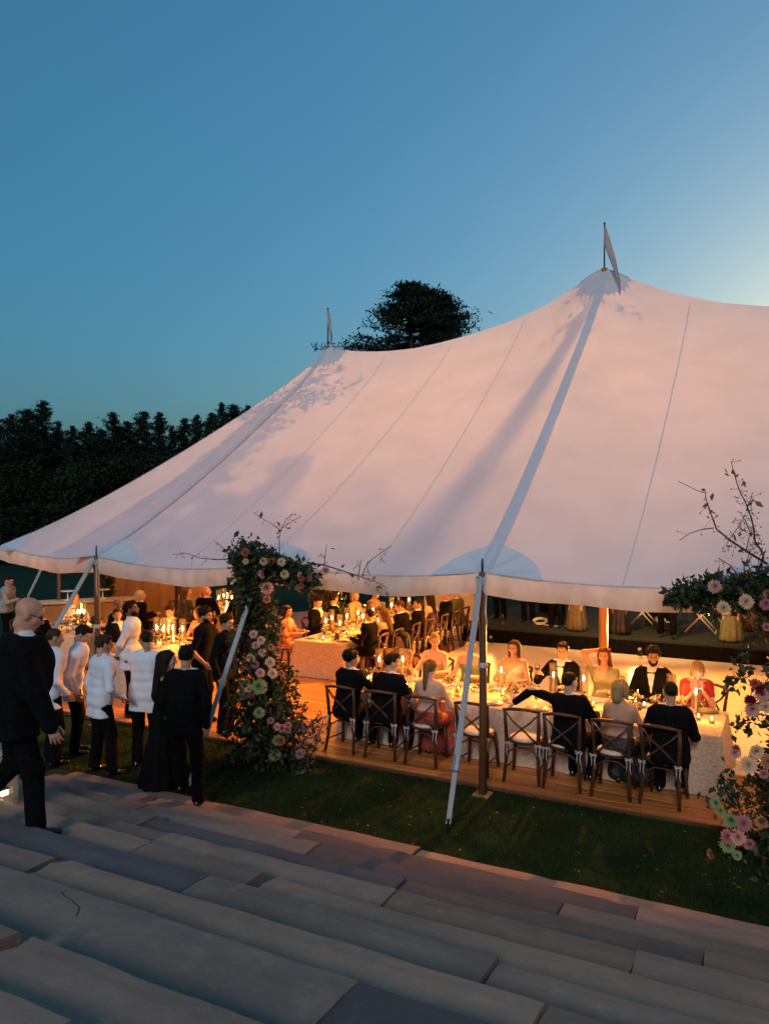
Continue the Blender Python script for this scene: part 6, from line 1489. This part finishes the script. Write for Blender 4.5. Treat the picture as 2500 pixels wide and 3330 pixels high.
branch(cb_, [(2478, 1825), (2482, 1800), (2455, 1765), (2448, 1710), (2440, 1680), (2425, 1640), (2400, 1590), (2388, 1550), (2380, 1520), (2375, 1500)], 8.1, .011, 14, 16, 34); branch(cb_, [(2425, 1790), (2438, 1730), (2420, 1690), (2405, 1665)], 8.1, .005, 15, 5, 18); branch(cb_, [(2370, 1755), (2398, 1715), (2410, 1690)], 8.1, .004, 16, 3, 16); branch(cb_, [(2425, 1660), (2440, 1620), (2445, 1600)], 8.1, .004, 17, 5, 8); branch(cb_, [(2425, 1900), (2420, 1840), (2440, 1790), (2460, 1775)], 8.1, .005, 18, 4, 14); branch(cb_, [(2335, 1815), (2375, 1840), (2400, 1870), (2430, 1895)], 8.1, .004, 19, 3, 12)
for i, px in enumerate([[(2440, 2200), (2390, 2215), (2350, 2235)], [(2460, 2340), (2410, 2350), (2385, 2370)], [(2450, 2100), (2420, 2130), (2405, 2180)], [(2400, 2600), (2360, 2560), (2345, 2540)]]):
    base = Vector(cb_.location); pts = [on_y(u, v, 8.15) - base for u, v in px]; MB().tube(pts, [.006] * len(pts), 4).build('stem', LEAF, cb_)
    V = []
    for a in range(45): k = random.randint(0, len(pts) - 2); V.append(tuple(pts[k].lerp(pts[k + 1], random.random()) + Vector((random.gauss(0, .03), random.gauss(0, .03), random.gauss(0, .04)))))
    V, F = leafcloud(np.array(V), .075, aspect=.6); o = obj('vine', np_mesh('vine', V, F, LEAF, False), cb_); o['kind'] = 'stuff'
# greens round the inner pole and beside the bar screen
garland('flower_column', 'tall flowering greenery wrapped round the inner centre pole behind the table toward the stage', [(-9.36, 15.3, .05), (-9.36, 15.3, .8), (-9.38, 15.3, 1.6), (-9.36, 15.3, 2.4), (-9.36, 15.3, 3.0), (-9.36, 15.3, 3.3)], [.55, .40, .38, .36, .34, .2], 3600, 26, ['coral', 'peach', 'blush', 'pink'], 41, .11)
garland('flower_garland', 'hanging flower garland at the edge of the oak screen', [(-15.55, 14.55, .9), (-15.55, 14.55, 1.5), (-15.58, 14.55, 2.2)], [.16, .17, .15], 700, 12, ['coral', 'peach', 'burgundy', 'cream'], 42, .09)
wb = thing('white_sideboard', 'white sideboard glowing in candlelight beyond the table toward the stage', 'sideboard', (-8.6, 20.9, FZ), .1)
MB().box((0, 0, .6), (1.5, .5, 1.15), bev=.01).build('cabinet', CHINA, wb); MB().box((0, 0, 1.2), (1.6, .58, .05), bev=.008).build('top', CHINA, wb)
for s in (-1, 1): MB().box((s * .37, -.255, .62), (.68, .02, .95), bev=.006).build('door', CHINA, wb)
sd2 = thing('shade_lamp', 'white shaded lamp lit on the sideboard beyond the tables', 'lamp', (-8.75, 20.85, FZ + 1.225))
MB().lathe([(.09, 0), (.08, .02), (.02, .05), (.02, .2), (0, .2)], 12).build('base', CHINA, sd2, True); MB().lathe([(.2, .16), (.13, .45)], 20).build('shade', mat('lamp_shade', (.8, .7, .5), rough=.8, trans=.6), sd2, True)
L = bpy.data.lights.new('bulb', 'POINT'); L.energy = 9; L.color = (1, .65, .3); L.shadow_soft_size = .04; obj('bulb', L, sd2, (0, 0, .3))

# unseen sprays of greenery added on the two centre poles to cast shade on the canopy
for nm, x0, z0, n_, rad, sd_ in (('unseen leafy spray on the flower-wrapped centre pole, added to shade the canopy', -9.36, 3.9, 420, .95, 51), ('unseen leafy spray on the bare centre pole, added to shade the canopy', -3.12, 5.2, 150, 1.0, 52)):
    t = thing('added_leaf_spray', nm, 'greenery', (x0, YC, z0)); r = np.random.default_rng(sd_); P = []; mb = MB()
    for b in range(26 if sd_ == 51 else 12):
        a = r.uniform(0, 6.28); L_ = rad * r.uniform(.5, 1.1); e = Vector((cos(a) * L_, sin(a) * L_, r.uniform(-.35, .45)))
        mb.tube([(0, 0, -.1), e * .5 + Vector((0, 0, .08)), e], [.012, .008, .004], 4)
        for q in range(n_ // 26): f = r.uniform(.3, 1.05); P.append(np.array(e * f) + r.normal(0, .07, 3))
    V, F = leafcloud(np.array(P), .17, rng=r, aspect=.42); obj('foliage', np_mesh('foliage', V, F, LEAF, False), t); mb.build('twig', TWIG, t)

r = np.random.default_rng(77); n_ = 260
P = np.stack([r.uniform(-8.5, 1.5, n_), r.uniform(6.95, 8.7, n_), np.full(n_, .045)], 1)
V, F = leafcloud(P, .035, rng=r, aspect=.6, up=None); V[:, 2] = .03 + (V[:, 2] - .045) * .3
tag(obj('fallen_petals', np_mesh('fallen_petals', V, F, AUT, False)), 'fallen petals and dry leaves scattered on the grass', kind='stuff')
